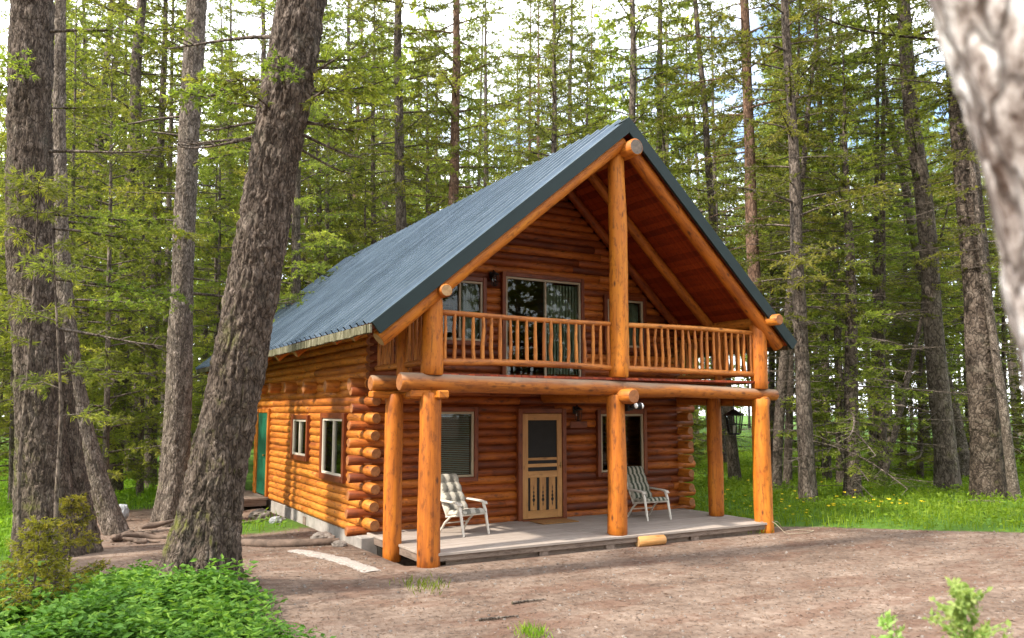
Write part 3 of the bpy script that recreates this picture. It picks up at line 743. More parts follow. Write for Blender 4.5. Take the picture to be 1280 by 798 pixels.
for x0 in (3.155, 3.365, 3.58):
    b = MB(); b.box(x0, x0 + .145, 2.291, 2.319, .176, .799, bev=.004, tone=rng.random(), mat=0)
    cx = x0 + .0725
    for zc, hw, hh in ((.60, .010, .07), (.52, .017, .05), (.45, .026, .055), (.38, .034, .06), (.30, .012, .06)):
        V = np.array([[cx - hw, 2.2895, zc], [cx, 2.2895, zc - hh], [cx + hw, 2.2895, zc], [cx, 2.2895, zc + hh]]); b.add(V, [[0, 1, 2, 3]], 1)
    part(b, 'slat', [M['pine'], M['screen']], e)
b = MB(); b.box(3.09, 3.78, 2.304, 2.307, .17, 1.91); part(b, 'screen', [M['screen']], e)
b = MB(); b.box(2.975, 3.885, 2.39, 2.43, 0, 2.03); part(b, 'inner_door', [M['trim']], e)
b = MB(); b.tube([(3.825, 2.285, 1.02), (3.825, 2.245, 1.02)], .012, 8); b.tube([(3.825, 2.255, .97), (3.825, 2.240, 1.02), (3.825, 2.255, 1.09)], .009, 8); part(b, 'handle', [M['brass']], e)
# green side door and its stoop
e = empty('door'); e.parent = cabin; e['label'] = 'green painted side door in orange log frame'
b = MB(); b.box(-DY1 + .16, -DY0 - .03, -.03, .02, .03, 2.03, M=SD, bev=.006)
for z0, z1 in ((.15, .9), (1.05, 1.9)): b.box(-DY1 + .3, -DY0 - .17, -.04, -.02, z0, z1, M=SD, bev=.012)
part(b, 'door_leaf', [M['green_door']], e)
b = MB(); b.box(-DY1 - .12, -DY1 + .15, -.06, .1, -.0, 2.14, M=SD, bev=.01, long=2, tone=.9); b.box(-DY0 - .025, -DY0 + .08, -.035, .1, 0, 2.14, M=SD, bev=.01, long=2); b.box(-DY1 + .155, -DY0 - .03, -.035, .1, 2.04, 2.14, M=SD, bev=.01)
part(b, 'door_frame', [M['post']], e)
b = MB(); b.tube([(-.27, DY0 + .12, 1.0), (-.32, DY0 + .12, 1.0)], [.03, .028], 10); part(b, 'handle', [M['brass']], e)
b = MB(); b.box(-1.2, -.21, 9.05, 11.2, -.06, -.005, bev=.008, tone=.4); b.box(-1.15, -1.10, 9.08, 11.15, -.2, -.065, tone=.3); b.box(-1.1, -.25, 9.08, 9.12, -.2, -.065, tone=.3); part(b, 'stoop', [M['skirt']])

# lamps, floodlight and carved plaque fixed to the cabin
def wall_lamp(x, z):
    e = empty('wall_lamp'); e.parent = cabin; y = 2.33
    b = MB(); b.box(x - .05, x + .05, y - .02, y, z - .02, z + .13, bev=.006); b.tube([(x, y - .02, z + .1), (x, y - .09, z + .15), (x, y - .13, z + .11)], .011, 8); part(b, 'bracket', [M['metal_black']], e)
    b = MB(); yc = y - .13
    for k in range(4):
        a = math.pi / 4 + k * math.pi / 2; b.tube([(x + .055 * math.cos(a), yc + .055 * math.sin(a), z - .15), (x + .075 * math.cos(a), yc + .075 * math.sin(a), z + .05)], .007, 6)
    b.tube([(x, yc, z - .17), (x, yc, z - .15)], [.05, .058], 8); b.tube([(x, yc, z + .05), (x, yc, z + .09), (x, yc, z + .12)], [.095, .06, .015], 8); part(b, 'lantern', [M['metal_black']], e)
    b = MB(); b.tube([(x, yc, z - .145), (x, yc, z + .045)], [.042, .056], 4); part(b, 'pane', [M['glass']], e)
wall_lamp(2.31, 4.63); wall_lamp(4.22, 2.05)
e = empty('floodlight'); e.parent = cabin
b = MB(); x, y, z = 3.66, -.12, 2.14; b.box(x - .02, x + .015, y - .05, y + .05, z - .06, z + .06, bev=.006)
heads = [((x + .02, y - .01, z + .01), (x + .07, y - .14, z + .035)), ((x + .02, y + .02, z + .01), (x + .23, y - .10, z + .03))]
b.box(x + .015, x + .10, y - .03, y + .03, z - .045, z + .0, bev=.006)
for p, q in heads: p = np.array(p); q = np.array(q); b.tube([p, p + (q - p) * .4, p + (q - p) * .5, q], [.018, .022, .045, .06], 12)
part(b, 'housing', [M['metal_black']], e)
for p, q in heads:
    p = np.array(p); q = np.array(q); d = (q - p) / np.linalg.norm(q - p); b = MB(); b.tube([q - d * .01, q + d * .02, q + d * .035], [.052, .046, .02], 12); part(b, 'bulb', [M['bulb']], e)
b = MB(); b.box(4.10, 4.52, 2.315, 2.335, 1.74, 1.88, bev=.03, tone=.2); part(b, 'carved_plaque', [M['trim']])

# ------------------------------------------------------------------ porch things
def skin_path(b, pts, rad, n=8, **k): b.tube(pts, rad, n, **k)
def make_chair(loc, rot, label, cush, plump):
    t = empty('patio_chair', loc, rot); t.scale = (.95, .95, .91); tag(t, label, 'chair', 'reclining patio chairs on the porch')
    def strip(b, pts, w, th):                                   # flat resin bar along a path in the y-z plane
        b.tube(pts, [1] * len(pts), 8, bev=False)
    for s in (-1, 1):
        b = MB(); x = s * .285
        b.tube([(x, .36, .0), (x * .99, .30, .25), (x * .98, .255, .45), (x * .98, .20, .565)], [.021, .027, .031, .028], 10, bev=False); part(b, 'leg', [M['white_plastic']], t)
        b = MB(); b.tube([(x * .95, -.38, .0), (x * .92, -.22, .20), (x * .9, -.05, .33)], [.019, .022, .02], 10, bev=False); part(b, 'leg', [M['white_plastic']], t)
        b = MB()
        for k, dx in enumerate((-.028, 0, .028)):
            b.tube([(x * 1.02 + dx, -.42, .60), (x * 1.02 + dx, -.2, .60), (x * 1.02 + dx, .1, .592), (x * 1.02 + dx, .235, .575), (x * 1.02 + dx, .262, .54)], [.016, .017, .018, .019, .016], 8)
        part(b, 'armrest', [M['white_plastic']], t)
        b = MB(); b.tube([(x * .86, .29, .375), (x * .86, 0, .335), (x * .86, -.22, .30)], .018, 8); part(b, 'seat_rail', [M['white_plastic']], t)
        b = MB(); b.tube([(x * .84, -.20, .31), (x * .88, -.36, .62), (x * .84, -.56, 1.0)], [.02, .02, .017], 8); part(b, 'back_rail', [M['white_plastic']], t)
    b = MB()
    for y, z in ((.29, .375), (.12, .352), (-.05, .33)): b.tube([(-.25, y, z), (.25, y, z)], .016, 8)
    b.tube([(-.262, -.2, .19), (.262, -.2, .19)], .012, 8)
    part(b, 'seat', [M['white_plastic']], t)
    b = MB()
    for k in range(5): a = k / 4; b.tube([(-.245, -.22 - .34 * a, .33 + .66 * a), (.245, -.22 - .34 * a, .33 + .66 * a)], .015, 8)
    part(b, 'backrest', [M['white_plastic']], t)
    def pad(p0, p1, w, nseg, th, nrm):
        p0 = np.array(p0); p1 = np.array(p1); nrm = np.array(nrm, float); nrm /= np.linalg.norm(nrm)
        nu, nv = 25, 12 * nseg + 1; u = np.linspace(-1, 1, nu); v = np.linspace(0, 1, nv); U, Vv = np.meshgrid(u, v)
        edge = (1 - np.abs(U) ** 6) * (1 - (2 * np.abs(Vv - .5)) ** 14)
        hgt = th * edge ** .5 * (.55 + .45 * np.abs(np.sin(Vv * nseg * math.pi)) ** .6 + plump * .25 * np.abs(np.sin((U + 1) * 1.5 * math.pi)) ** .7)
        wx = w * (1 - .03 * np.cos(Vv * nseg * 2 * math.pi))
        P = p0 + (p1 - p0) * Vv[..., None] + np.array([1, 0, 0]) * (U * wx)[..., None]
        top = P + nrm * (hgt + .012)[..., None]; bot = P - nrm * .004 * edge[..., None]
        b = MB(); i = (np.arange(nv - 1)[:, None] * nu + np.arange(nu - 1)[None]).ravel(); F = np.stack([i, i + 1, i + nu + 1, i + nu], -1)
        b.add(top.reshape(-1, 3), F, smooth=True); b.add(bot.reshape(-1, 3), F[:, ::-1], smooth=True)
        for rowt, rowb in ((top[:, 0], bot[:, 0]), (top[:, -1], bot[:, -1]), (top[0], bot[0]), (top[-1], bot[-1])):
            k = len(rowt); j = np.arange(k - 1); b.add(np.vstack([rowt, rowb]), np.stack([j, j + 1, j + 1 + k, j + k], -1), smooth=True)
        return b
    part(pad((0, -.19, .345), (0, .34, .40), .25, 3, .065, (0, -.12, 1)), 'cushion', [M[cush]], t)
    part(pad((0, -.20, .36), (0, -.59, 1.06), .25, 4, .07, (0, .85, .5)), 'cushion', [M[cush]], t)
    return t
make_chair((1.30, 1.42, 0), math.pi + .20, 'white resin recliner with plump grey and white cushion under the front window', 'cush_grey', 1.0)
make_chair((5.32, 1.40, 0), math.pi - .06, 'white resin recliner with green striped cushion partly behind the centre post', 'cush_green', .3)

b = MB(); b.box(3.02, 3.82, 1.62, 2.12, .004, .022, bev=.006, tone=.5)
tag(b.build('doormat', [M['mat']]), 'brown coir doormat on the deck before the screen door', 'doormat')

# hanging lantern
e = empty('hanging_lantern', (6.75, .48, -.28)); e.scale = (1.15, 1.15, 1.13); tag(e, 'black iron lantern hanging under the balcony between the end posts', 'lantern')
b = MB(); 
for k in range(6): z = 2.12 + k * .045; b.tube([(0, 0, z), (.008 * (-1) ** k, 0, z + .022), (0, 0, z + .045)], .006, 6)
part(b, 'chain', [M['metal_black']], e)
b = MB(); b.tube([(0, 0, 2.01), (0, 0, 2.03), (0, 0, 2.09), (0, 0, 2.125)], [.185, .17, .07, .02], 6, smooth=False); part(b, 'cap', [M['metal_black']], e)
b = MB()
for k in range(6): a = k * math.pi / 3; b.tube([(.105 * math.cos(a), .105 * math.sin(a), 1.71), (.150 * math.cos(a), .150 * math.sin(a), 2.01)], .010, 6)
b.tube([(0, 0, 1.68), (0, 0, 1.71)], [.105, .115], 6, smooth=False); b.tube([(0, 0, 1.85), (0, 0, 1.862)], [.137, .137], 6, caps=False); part(b, 'cage', [M['metal_black']], e)
b = MB(); b.tube([(0, 0, 1.712), (0, 0, 2.008)], [.098, .142], 6, caps=False, smooth=False); part(b, 'pane', [M['glass']], e)
b = MB(); b.tube([(0, 0, 1.71), (0, 0, 1.84)], .028, 10); part(b, 'candle', [M['blind']], e)

b = MB(); b.log((3.78, -.18, float(gz(3.78, -.3)) + .075), (4.33, -.22, float(gz(4.3, -.3)) + .08), .092, .085, 18, wob=.05, tone=.6)
tag(b.build('firewood_log', [M['pine'], M['end_pale']]), 'short pale cut log lying under the deck edge by the centre post', 'log')
b = MB(); pts = [at_ground(u, v) for u, v in ((303, 682), (340, 684), (380, 683), (424, 681))]; pts = [p + [0, 0, .05] for p in pts]
b.tube(pts, [.07, .075, .07, .06], 12, 0, 1, wob=.15); tag(b.build('border_log', [M['rootwood'], M['end_grey']]), 'thin weathered brown log lying along the bare soil beside the cabin', 'log')

def rock(name, loc, size, mat, label, cat='stone', group=None, seed=0):
    n1, n2 = 24, 14; th_ = np.arange(n1) * 2 * math.pi / n1; ph = np.linspace(-math.pi / 2, math.pi / 2, n2)
    T, P = np.meshgrid(th_, ph); X = np.cos(P) * np.cos(T); Y = np.cos(P) * np.sin(T); Z = np.sin(P)
    r = .62 + .76 * fbm(X * 1.6 + 7, Y * 1.6, Z * 1.6, seed, 4); r = np.round(r * 9) / 9 * .35 + r * .65
    V = np.stack([X * r * size[0], Y * r * size[1], Z * r * size[2]], -1).reshape(-1, 3)
    i = np.arange(n2 - 1)[:, None] * n1; j = np.arange(n1)[None]; F = np.stack([i + j, i + (j + 1) % n1, i + n1 + (j + 1) % n1, i + n1 + j], -1).reshape(-1, 4)
    b = MB(); b.add(V, F, smooth=False); o = b.build(name, [M[mat]], loc=loc); tag(o, label, cat, group); return o
for k, (u, v, s, mt, lab) in enumerate([
    (347, 653, .13, 'stone_pale', 'rounded pale stone against the concrete foundation near the stoop'),
    (327, 648, .20, 'stone', 'dark grey rock by the stoop under the green side door'),
    (432, 663, .17, 'stone', 'rough grey rock stacked at the front corner of the foundation'),
    (404, 676, .16, 'stone', 'flat brown rock lying in front of the foundation corner'),
    (424, 683, .10, 'stone', 'small rubble stone at the end of the thin border log'),
    (455, 678, .10, 'stone', 'broken grey stone beneath the lowest corner log end')]):
    g = at_ground(u, v); rock('stone', g + [0, 0, s * .25], (s * 1.3, s, s * .7), mt, lab, seed=100 + k)
g = at_ground(151, 652); rock('stone', g + [0, 0, .15], (.14, .12, .22), 'stone_pale', 'upright bluish white stone at the foot of the leaning grey tree', seed=88)
def smooth_path(p, k=8):
    p = np.array(p); t = np.arange(len(p)); tt = np.linspace(0, len(p) - 1, len(p) * k)
    q = np.vstack([2 * p[0] - p[1], p, 2 * p[-1] - p[-2]]); out = []
    for x in tt:
        i = min(int(x), len(p) - 2); f = x - i; a, b_, c, d = q[i], q[i + 1], q[i + 2], q[i + 3]
        out.append(.5 * ((2 * b_) + (-a + c) * f + (2 * a - 5 * b_ + 4 * c - d) * f * f + (-a + 3 * b_ - 3 * c + d) * f ** 3))
    return np.array(out)
# root mass between the trees
b = MB(); c = at_ground(152, 684); c2 = at_ground(196, 662)
for k in range(22):
    f_ = rng.random(); a = c + (c2 - c) * f_ + [rng.normal(0, .16), rng.normal(0, .16), rng.uniform(-.06, .04 + .10 * math.sin(f_ * 3.1))]
    q = [a]; dd = np.array([rng.normal(0, .08) + (c2 - c)[0] * .05, rng.normal(0, .08), rng.normal(-.01, .025)])
    for s_ in range(5): dd = dd + rng.normal(0, .03, 3) * [1, 1, .5]; q.append(q[-1] + dd)
    b.tube(smooth_path(q, 3), np.interp(np.linspace(0, 5, 18), range(6), np.array([.03, .06, .07, .055, .04, .012]) * rng.uniform(.5, 1.1)), 9, wob=.5)
tag(b.build('root_mass', [M['rootwood']]), 'gnarled brown mass of exposed roots between the leaning grey tree and pale trunk', 'roots')
# rope trailing off the deck corner
p = [np.array([6.75, -.12, .012]), np.array([6.95, -.22, .01]), np.array([7.0, -.33, -.07])]
for x, y in ((7.06, -.45), (7.2, -.55), (7.45, -.62), (7.75, -.5)): p.append(np.array([x, y, float(gz(x, y)) + .014]))
b = MB(); b.tube(smooth_path(p), .0065, 7, bev=False)
p = [np.array([6.85, -.15, .012]), np.array([7.1, -.2, .0])] + [np.array([x, y, float(gz(x, y)) + .014]) for x, y in ((7.35, -.15), (7.55, -.25), (7.75, -.5))]
b.tube(smooth_path(p), .0065, 7, bev=False)
tag(b.build('rope', [M['rope']]), 'pale rope trailing off the deck corner onto the dirt', 'rope')

# ------------------------------------------------------------------ trees
def unit(v): return v / (np.linalg.norm(v, axis=-1, keepdims=True) + 1e-9)
def bark_trunk(path, rad, n, mat, amp, seed, step=None, flare=0., lobes=0):
    """tapered trunk with furrowed bark displaced in the mesh"""
    P = np.asarray(path, float); rad = np.asarray(rad, float)
    L = np.r_[0, np.cumsum(np.linalg.norm(np.diff(P, axis=0), axis=1))]
    if step:
        s = np.arange(0, L[-1], step); P = smooth_resample(P, L, s); rad = np.interp(s, L, rad); L = s
    T = unit(np.gradient(P, axis=0)); ref = np.array([1., 0, 0]); A = unit(np.cross(np.cross(T, ref), T)); B = np.cross(T, A)
    th_ = np.arange(n) * 2 * math.pi / n; ct, st_ = np.cos(th_)[None], np.sin(th_)[None]; Lz = L[:, None]
    R_ = rad[:, None]
    k = 1 / max(rad.mean(), .05)
    if flare: R_ = R_ * (1 + flare * np.exp(-Lz / (rad[0] * 1.6)) * (1 + (.45 * np.sin(lobes * th_[None] + seed) + .35 * np.sin((lobes + 2) * th_[None] + 2 * seed) if lobes else 0)))
    R_ = R_ * (1 + .10 * (fbm(ct * 1.2 + 3, st_ * 1.2, Lz * .9, seed, 3) - .5) * 2)
    if amp:
        x = ct * R_; y = st_ * R_
        w = .10 * (fbm(x * 7, y * 7, Lz * 3, seed + 5, 2) - .5)
        r1 = 1 - np.abs(2 * vnoise((x + w) * 15, (y + w) * 15 + fbm(x * 4, y * 4, Lz * 2.5, seed + 2, 2) * 4, (Lz + w) * 3.6, seed + 9) - 1)
        r2 = 1 - np.abs(2 * vnoise((x + w) * 32, (y + w) * 32, Lz * 15 + w * 20, seed + 19) - 1)
        h = .62 * sstep(.0, .75, 1 - r1) + .38 * sstep(0, .8, 1 - r2) + .25 * (fbm(x * 50, y * 50, Lz * 30, seed + 3, 2) - .5)
        R_ = R_ + amp * (h - .5)
    V = P[:, None] + R_[..., None] * (ct[..., None] * A[:, None] + st_[..., None] * B[:, None])
    m = len(P); i = np.arange(m - 1)[:, None] * n; j = np.arange(n)[None]; F = np.stack([i + j, i + (j + 1) % n, i + n + (j + 1) % n, i + n + j], -1).reshape(-1, 4)
    b = MB(); b.add(V.reshape(-1, 3), F, 0, smooth=True); return b
def smooth_resample(P, L, s):
    q = np.stack([np.interp(s, L, P[:, k]) for k in range(3)], -1)
    w = max(1, int(len(s) * .04)); ker = np.ones(2 * w + 1) / (2 * w + 1)
    pad = np.vstack([2 * q[0] - q[w:0:-1], q, 2 * q[-1] - q[-2:-w - 2:-1]])
    return np.stack([np.convolve(pad[:, k], ker, 'valid') for k in range(3)], -1)

def branch_set(wood, tufts, base, L, azm, elev, droop, upturn, r, leafy, tw_n, tw_len, tuft_gap, dead=False):
    """one limb with side twigs; appends tuft (pos, dir, tone) rows"""
    ns = 6; s = np.linspace(0, 1, ns); h = np.array([math.cos(azm), math.sin(azm), 0]); side = np.array([-h[1], h[0], 0])
    wv = rng.normal(0, .05, 2)
    def pt(s_): s_ = np.asarray(s_)[..., None]; return base + h * L * s_ * (1 - .06 * s_) + side * L * (wv[0] * s_ + wv[1] * s_ ** 2 * 2) + np.array([0, 0, 1]) * L * (elev * s_ - droop * s_ ** 2 + upturn * s_ ** 3)
    P = pt(s); wood.tube(P, np.linspace(r, r * .22 + .002, ns), 5 if r > .02 else 4, caps=False, bev=False)
    tone0 = rng.normal(.45, .16)
    if dead:
        for k in range(tw_n):
            t = rng.uniform(.35, .95); q = pt(t); dd = unit(h * .5 + side * rng.choice([-1, 1]) * rng.uniform(.4, 1) + [0, 0, rng.uniform(-.3, .4)]); l = L * rng.uniform(.1, .3)
            wood.tube([q, q + dd * l * .6, q + dd * l + [0, 0, -.04 * l]], [r * .35, r * .25, .002], 3, caps=False, bev=False)
        return
    t0 = 1 - leafy
    for k in range(tw_n):
        t = t0 + (1 - t0) * (k + rng.random()) / tw_n; q = pt(t); sg = 1 if k % 2 else -1
        l = tw_len * L * (1.18 - .75 * t) * rng.uniform(.6, 1.25) + .08
        d0 = unit(h * rng.uniform(.45, .9) + side * sg * rng.uniform(.5, 1) + np.array([0, 0, rng.uniform(-.65, .3)])); d1 = unit(d0 + [0, 0, -.25])
        e1 = q + d0 * l * .55; e2 = e1 + d1 * l * .45
        wood.tube([q, e1, e2], [r * .28 + .003, .004, .002], 3, caps=False, bev=False)
        m = max(2, int(l / tuft_gap)); a = (np.arange(m) + rng.random(m)) / m; a = .15 + .85 * a
        pos = np.where((a < .55)[:, None], q + d0 * l * a[:, None], e1 + d1 * l * (a[:, None] - .55))
        pos = pos + rng.normal(0, .018, pos.shape); dr = np.where((a < .55)[:, None], d0, d1) + rng.normal(0, .3, (m, 3))
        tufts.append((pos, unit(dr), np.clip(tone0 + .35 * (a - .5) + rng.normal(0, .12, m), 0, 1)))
    m = max(2, int(L * leafy / tuft_gap)); a = t0 + (1 - t0) * (np.arange(m) + rng.random(m)) / m
    pos = pt(a) + rng.normal(0, .02, (m, 3)); dr = unit(np.tile(h + [0, 0, -.1], (m, 1)) + rng.normal(0, .4, (m, 3)))
    tufts.append((pos, dr, np.clip(tone0 + rng.normal(0, .12, m), 0, 1)))
def tuft_mesh(tufts, leaf_l, leaf_w, per, spread=.6, b=None, mat=0):
    pos = np.concatenate([t[0] for t in tufts]); d = np.concatenate([t[1] for t in tufts]); tn = np.concatenate([t[2] for t in tufts])
    pos = np.repeat(pos, per, 0); d = unit(np.repeat(d, per, 0) + rng.normal(0, spread, (len(pos), 3)) * [1, 1, .8]); tn = np.clip(np.repeat(tn, per) + rng.normal(0, .1, len(pos)), 0, 1)
    k = len(pos); b = b or MB(); b.leaves(pos, d, leaf_l * rng.uniform(.6, 1.3, k), leaf_w * rng.uniform(.7, 1.3, k), mat, tn, fold=.12); return b
def spread_tufts(t): return t

def conifer(H, r0, c0, L0, nb, leaf=(.105, .028), per=8, gap=.125, tw=9, twl=.34, elev=.05, droop=.28, up=.16, dead=8, prof=.8, bend=.02, barkm='bark_far', needle='needle', nside=10):
    """local-space tree standing on the origin: returns (trunk object data, crown object data)"""
    nz_ = int(H / .6) + 2; z = np.linspace(-.25, H, nz_); wob = np.stack([bend * H * .5 * (fbm(z * .16, 1.7, k * 9, int(rng.integers(9999)), 3) - .5) for k in range(2)], -1)
    wob -= wob[1]; path = np.c_[wob, z]; rad = r0 * np.clip(1 - z / H, 0.02, 1) ** .8 * (1 + .35 * np.exp(-np.clip(z, 0, None) / (r0 * 2.2)))
    wood = MB(); wood.tube(path, rad, nside, wob=.08, caps=False, bev=False)
    tufts = []; ga = rng.random() * 6
    for k in range(nb):
        u = (k + rng.random()) / nb; zz = H * (c0 + (0.985 - c0) * u ** .95); t = (zz / H - c0) / (1 - c0); ga += 2.4 + rng.normal(0, .3)
        L = L0 * (1 - t) ** prof * (.45 + .55 * min(1, t / .12 + .25)) * rng.uniform(.55, 1.2) + .22
        q = np.array([np.interp(zz, z, path[:, 0]), np.interp(zz, z, path[:, 1]), zz])
        branch_set(wood, tufts, q, L, ga, elev + .35 * t + rng.normal(0, .1), droop * (1 - .5 * t), up, .008 + .0095 * L, rng.uniform(.68, .9), max(3, int(tw * min(1.3, .35 + L / L0))), twl, gap)
    for k in range(dead):
        zz = H * c0 * rng.uniform(.25, 1.25); q = np.array([np.interp(zz, z, path[:, 0]), np.interp(zz, z, path[:, 1]), zz])
        branch_set(wood, tufts, q, L0 * rng.uniform(.25, .75), rng.random() * 6.28, rng.uniform(-.15, .2), .25, .1, .012, .5, 5, .2, .2, dead=True)
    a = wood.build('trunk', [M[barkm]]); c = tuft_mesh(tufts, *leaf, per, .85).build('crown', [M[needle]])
    for o in (a, c): S.collection.objects.unlink(o)
    return a, c, H, r0
protos = {}
protos['tall'] = [conifer(h, .20, c, L_, nb_, tw=t_, prof=pr, elev=ev, droop=dp, up=up_, dead=dd_, gap=.11, bend=.03) for h, c, L_, nb_, t_, pr, ev, dp, up_, dd_ in ((23, .14, 2.3, 95, 12, .55, -.02, .26, .16, 24), (20, .22, 2.6, 80, 11, .5, .15, .42, .22, 26), (25, .28, 1.8, 90, 11, .45, .25, .2, .1, 34), (22, .18, 2.5, 85, 12, .7, -.2, .25, .3, 18), (24, .36, 2.1, 80, 12, .5, .1, .35, .25, 40))]
protos['full'] = [conifer(h, .14, c, L_, 110, tw=12, prof=pr, elev=ev, droop=dp, dead=8, gap=.11) for h, c, L_, pr, ev, dp in ((15, .05, 1.9, .75, .05, .32), (17, .09, 2.2, .6, .2, .45), (14, .13, 1.7, .9, -.1, .2))]
protos['young'] = [conifer(h, .07, .06, l, 75, leaf=(.10, .024), per=7, gap=.09, tw=10, prof=.8, elev=.1, droop=.2, dead=3) for h, l in ((6.5, 1.3), (9, 1.6), (4.2, 1.1), (11, 1.7))]
protos['high'] = [conifer(h, .13, c, L_, 100, tw=12, prof=.75, elev=.1, droop=.35, dead=22, gap=.11) for h, c, L_ in ((14, .34, 2.0), (16, .3, 2.2), (15, .38, 1.9))]
protos['bare'] = [conifer(20, .15, c, 1.7, 56, tw=10, prof=.6, dead=34) for c in (.45, .38, .5)]

used = {}
def place_tree(kind, base, name, label, group=None, rs=1., hs=1., lean=None, spin=None, barkm=None, needle=None, var=None):
    v = protos[kind][int(rng.integers(len(protos[kind]))) if var is None else var % len(protos[kind])]
    e = empty(name, base); tag(e, label, 'tree', group)
    q = Matrix.Rotation(rng.random() * 6.283 if spin is None else spin, 4, 'Z')
    if lean is not None: q = Vector(lean).to_track_quat('Z', 'X').to_matrix().to_4x4() @ q
    for src in v[:2]:
        o = src.copy()
        if (src.data.name.startswith('trunk') and barkm) or (src.data.name.startswith('crown') and needle):
            o.material_slots  # object-level material
        S.collection.objects.link(o); o.name = 'trunk' if src is v[0] else 'crown'; o.parent = e
        mm = barkm if src is v[0] else needle
        if mm: o.material_slots[0].link = 'OBJECT'; o.material_slots[0].material = M[mm]
        o.matrix_local = q @ Matrix.Diagonal((rs, rs, hs, 1)) if src is v[0] else q @ Matrix.Diagonal(((hs + 1) / 2, (hs + 1) / 2, hs, 1))
    return e
taken = []
def tree_px(kind, pts, wpx, name, label, vb=None, Hs=1., barkm=None, var=None, depth=None, needle=None, group=None):
    """a tree standing where the photo shows it: foot at the first pixel, leaning to the second"""
    (u0, v0), (u1, v1) = pts
    base = at_ground(u0, v0) if depth is None else at_depth(u0, v0, depth)
    if depth is not None: base[2] = float(gz(base[0], base[1]))
    d = depth_of(base); top = at_depth(u1, v1, d); dirv = top - base; dirv = dirv / np.linalg.norm(dirv)
    r = wpx / FPX * d / 2
    proto = protos[kind][0 if var is None else var % len(protos[kind])]
    taken.append((base[0], base[1], max(1.2, r * 4)))
    return place_tree(kind, base - [0, 0, .05], name, label, group, rs=r / (proto[3] * .93), hs=Hs, lean=dirv, barkm=barkm, needle=needle, var=0 if var is None else var)

# --- the big trunks near the camera, each with its own mesh
def big_tree(name, label, px, widths, mat, seed, n=120, step=.035, amp=.03, flare=.35, lobes=5, limbs=(), ext=9., leaf=(.075, .016), per=9, needle='needle_near', depth=None, base_v=None):
    base = at_ground(*px[0]) if depth is None else at_depth(*px[0], depth); d = depth_of(base)
    P = [at_depth(u, v, d) for u, v in px]; P[0] = base
    dirv = unit(P[-1] - P[-2]); Ltop = ext; P.append(P[-1] + dirv * ext * .5 + [0, 0, .1]); P.append(P[-2] + dirv * ext + [0, 0, .3])
    P = np.array([p - base for p in P]); P = np.vstack([P[0] - unit(P[1] - P[0]) * .35, P])
    w = np.array(widths, float) / FPX * d / 2 * .85; w = np.r_[w[0], w, w[-1] * .8, w[-1] * .5]
    e = empty(name, base); tag(e, label, 'tree')
    tb = bark_trunk(P, w, n, mat, amp, seed, step, flare, lobes)
    part(tb, 'trunk', [M[mat]], e); taken.append((base[0], base[1], 1.6))
    wood = MB(); tufts = []
    L = np.r_[0, np.cumsum(np.linalg.norm(np.diff(P, axis=0), axis=1))]
    for lb in limbs:
        z, azd, Lb, el_, dr_, kind = lb; wood = MB(); tufts = []
        q = np.array([np.interp(z, P[:, 2], P[:, k]) for k in range(3)]); rr = np.interp(z, P[:, 2], w)
        a = math.atan2(_Rt[1], _Rt[0]) + R(azd); q = q + np.array([math.cos(a), math.sin(a), 0]) * rr * .85
        if kind == 'dead': branch_set(wood, tufts, q, Lb, a, el_, dr_, .15, .016 + .008 * Lb, .6, 9, .25, .1, dead=True)
        else: branch_set(wood, tufts, q, Lb, a, el_, dr_, .2, .012 + .008 * Lb, .8, int(8 + 5 * Lb), .36, .055)
        if tufts: tuft_mesh(tufts, leaf[0], leaf[1], per, b=wood, mat=1)
        part(wood, 'limb', [M['bark_far'], M[needle]], e)
    wood = MB(); tufts = []
    # the crown far above, with its limbs
    for k in range(46):
        z = P[-1, 2] * rng.uniform(.62, .98); q = np.array([np.interp(z, P[:, 2], P[:, k2]) for k2 in range(3)])
        branch_set(wood, tufts, q, rng.uniform(1.2, 2.8), rng.random() * 6.28, rng.uniform(0, .3), .25, .15, .03, .75, 10, .34, .13)
    tuft_mesh(tufts, leaf[0], leaf[1], per, b=wood, mat=1); part(wood, 'crown', [M['bark_far'], M[needle]], e)
    return e
# limb rows: height, degrees from image right (90 = away from camera), length, elevation, droop, kind
big_tree('fir_tree', 'massive furrowed trunk leaning right in front of the cabin, moss on its left side',
    [(246, 738), (262, 640), (283, 540), (303, 430), (325, 315), (342, 205), (362, 95), (378, 0), (392, -90)], [106, 86, 78, 74, 72, 68, 70, 67, 64], 'bark', 3, n=220, step=.025, amp=.048, flare=.5,
    limbs=[(5.9, 12, 1.0, .35, .2, 'leafy'), (5.7, -30, .9, .35, .2, 'leafy'), (6.1, -12, 1.0, .5, .2, 'leafy'), (6.25, 25, 1.2, .3, .25, 'leafy'), (5.6, 5, .8, -.25, .1, 'leafy'), (5.45, 8, .8, -.45, .05, 'dead'), (5.3, 20, .7, -.5, .0, 'dead'), (6.3, 5, .7, .1, .1, 'dead'), (5.6, 30, .9, .15, .1, 'dead'), (5.9, 178, 1.0, .2, .2, 'leafy'), (6.1, 155, 1.3, .3, .3, 'leafy'), (5.7, 200, 1.0, .1, .25, 'leafy'),
           (5.4, 185, 1.0, -.3, .0, 'dead'), (5.6, 165, .9, .0, .2, 'dead'), (5.35, 175, 1.1, .15, .3, 'dead'), (7.4, 10, .6, .3, .2, 'dead'), (6.6, 170, 1.5, .1, .3, 'dead'), (5.85, -75, .6, .4, .2, 'leafy'), (5.65, -110, .6, .3, .2, 'leafy'), (6.0, 40, 1.3, .3, .25, 'leafy'), (7.2, -60, .3, .4, .2, 'leafy')])
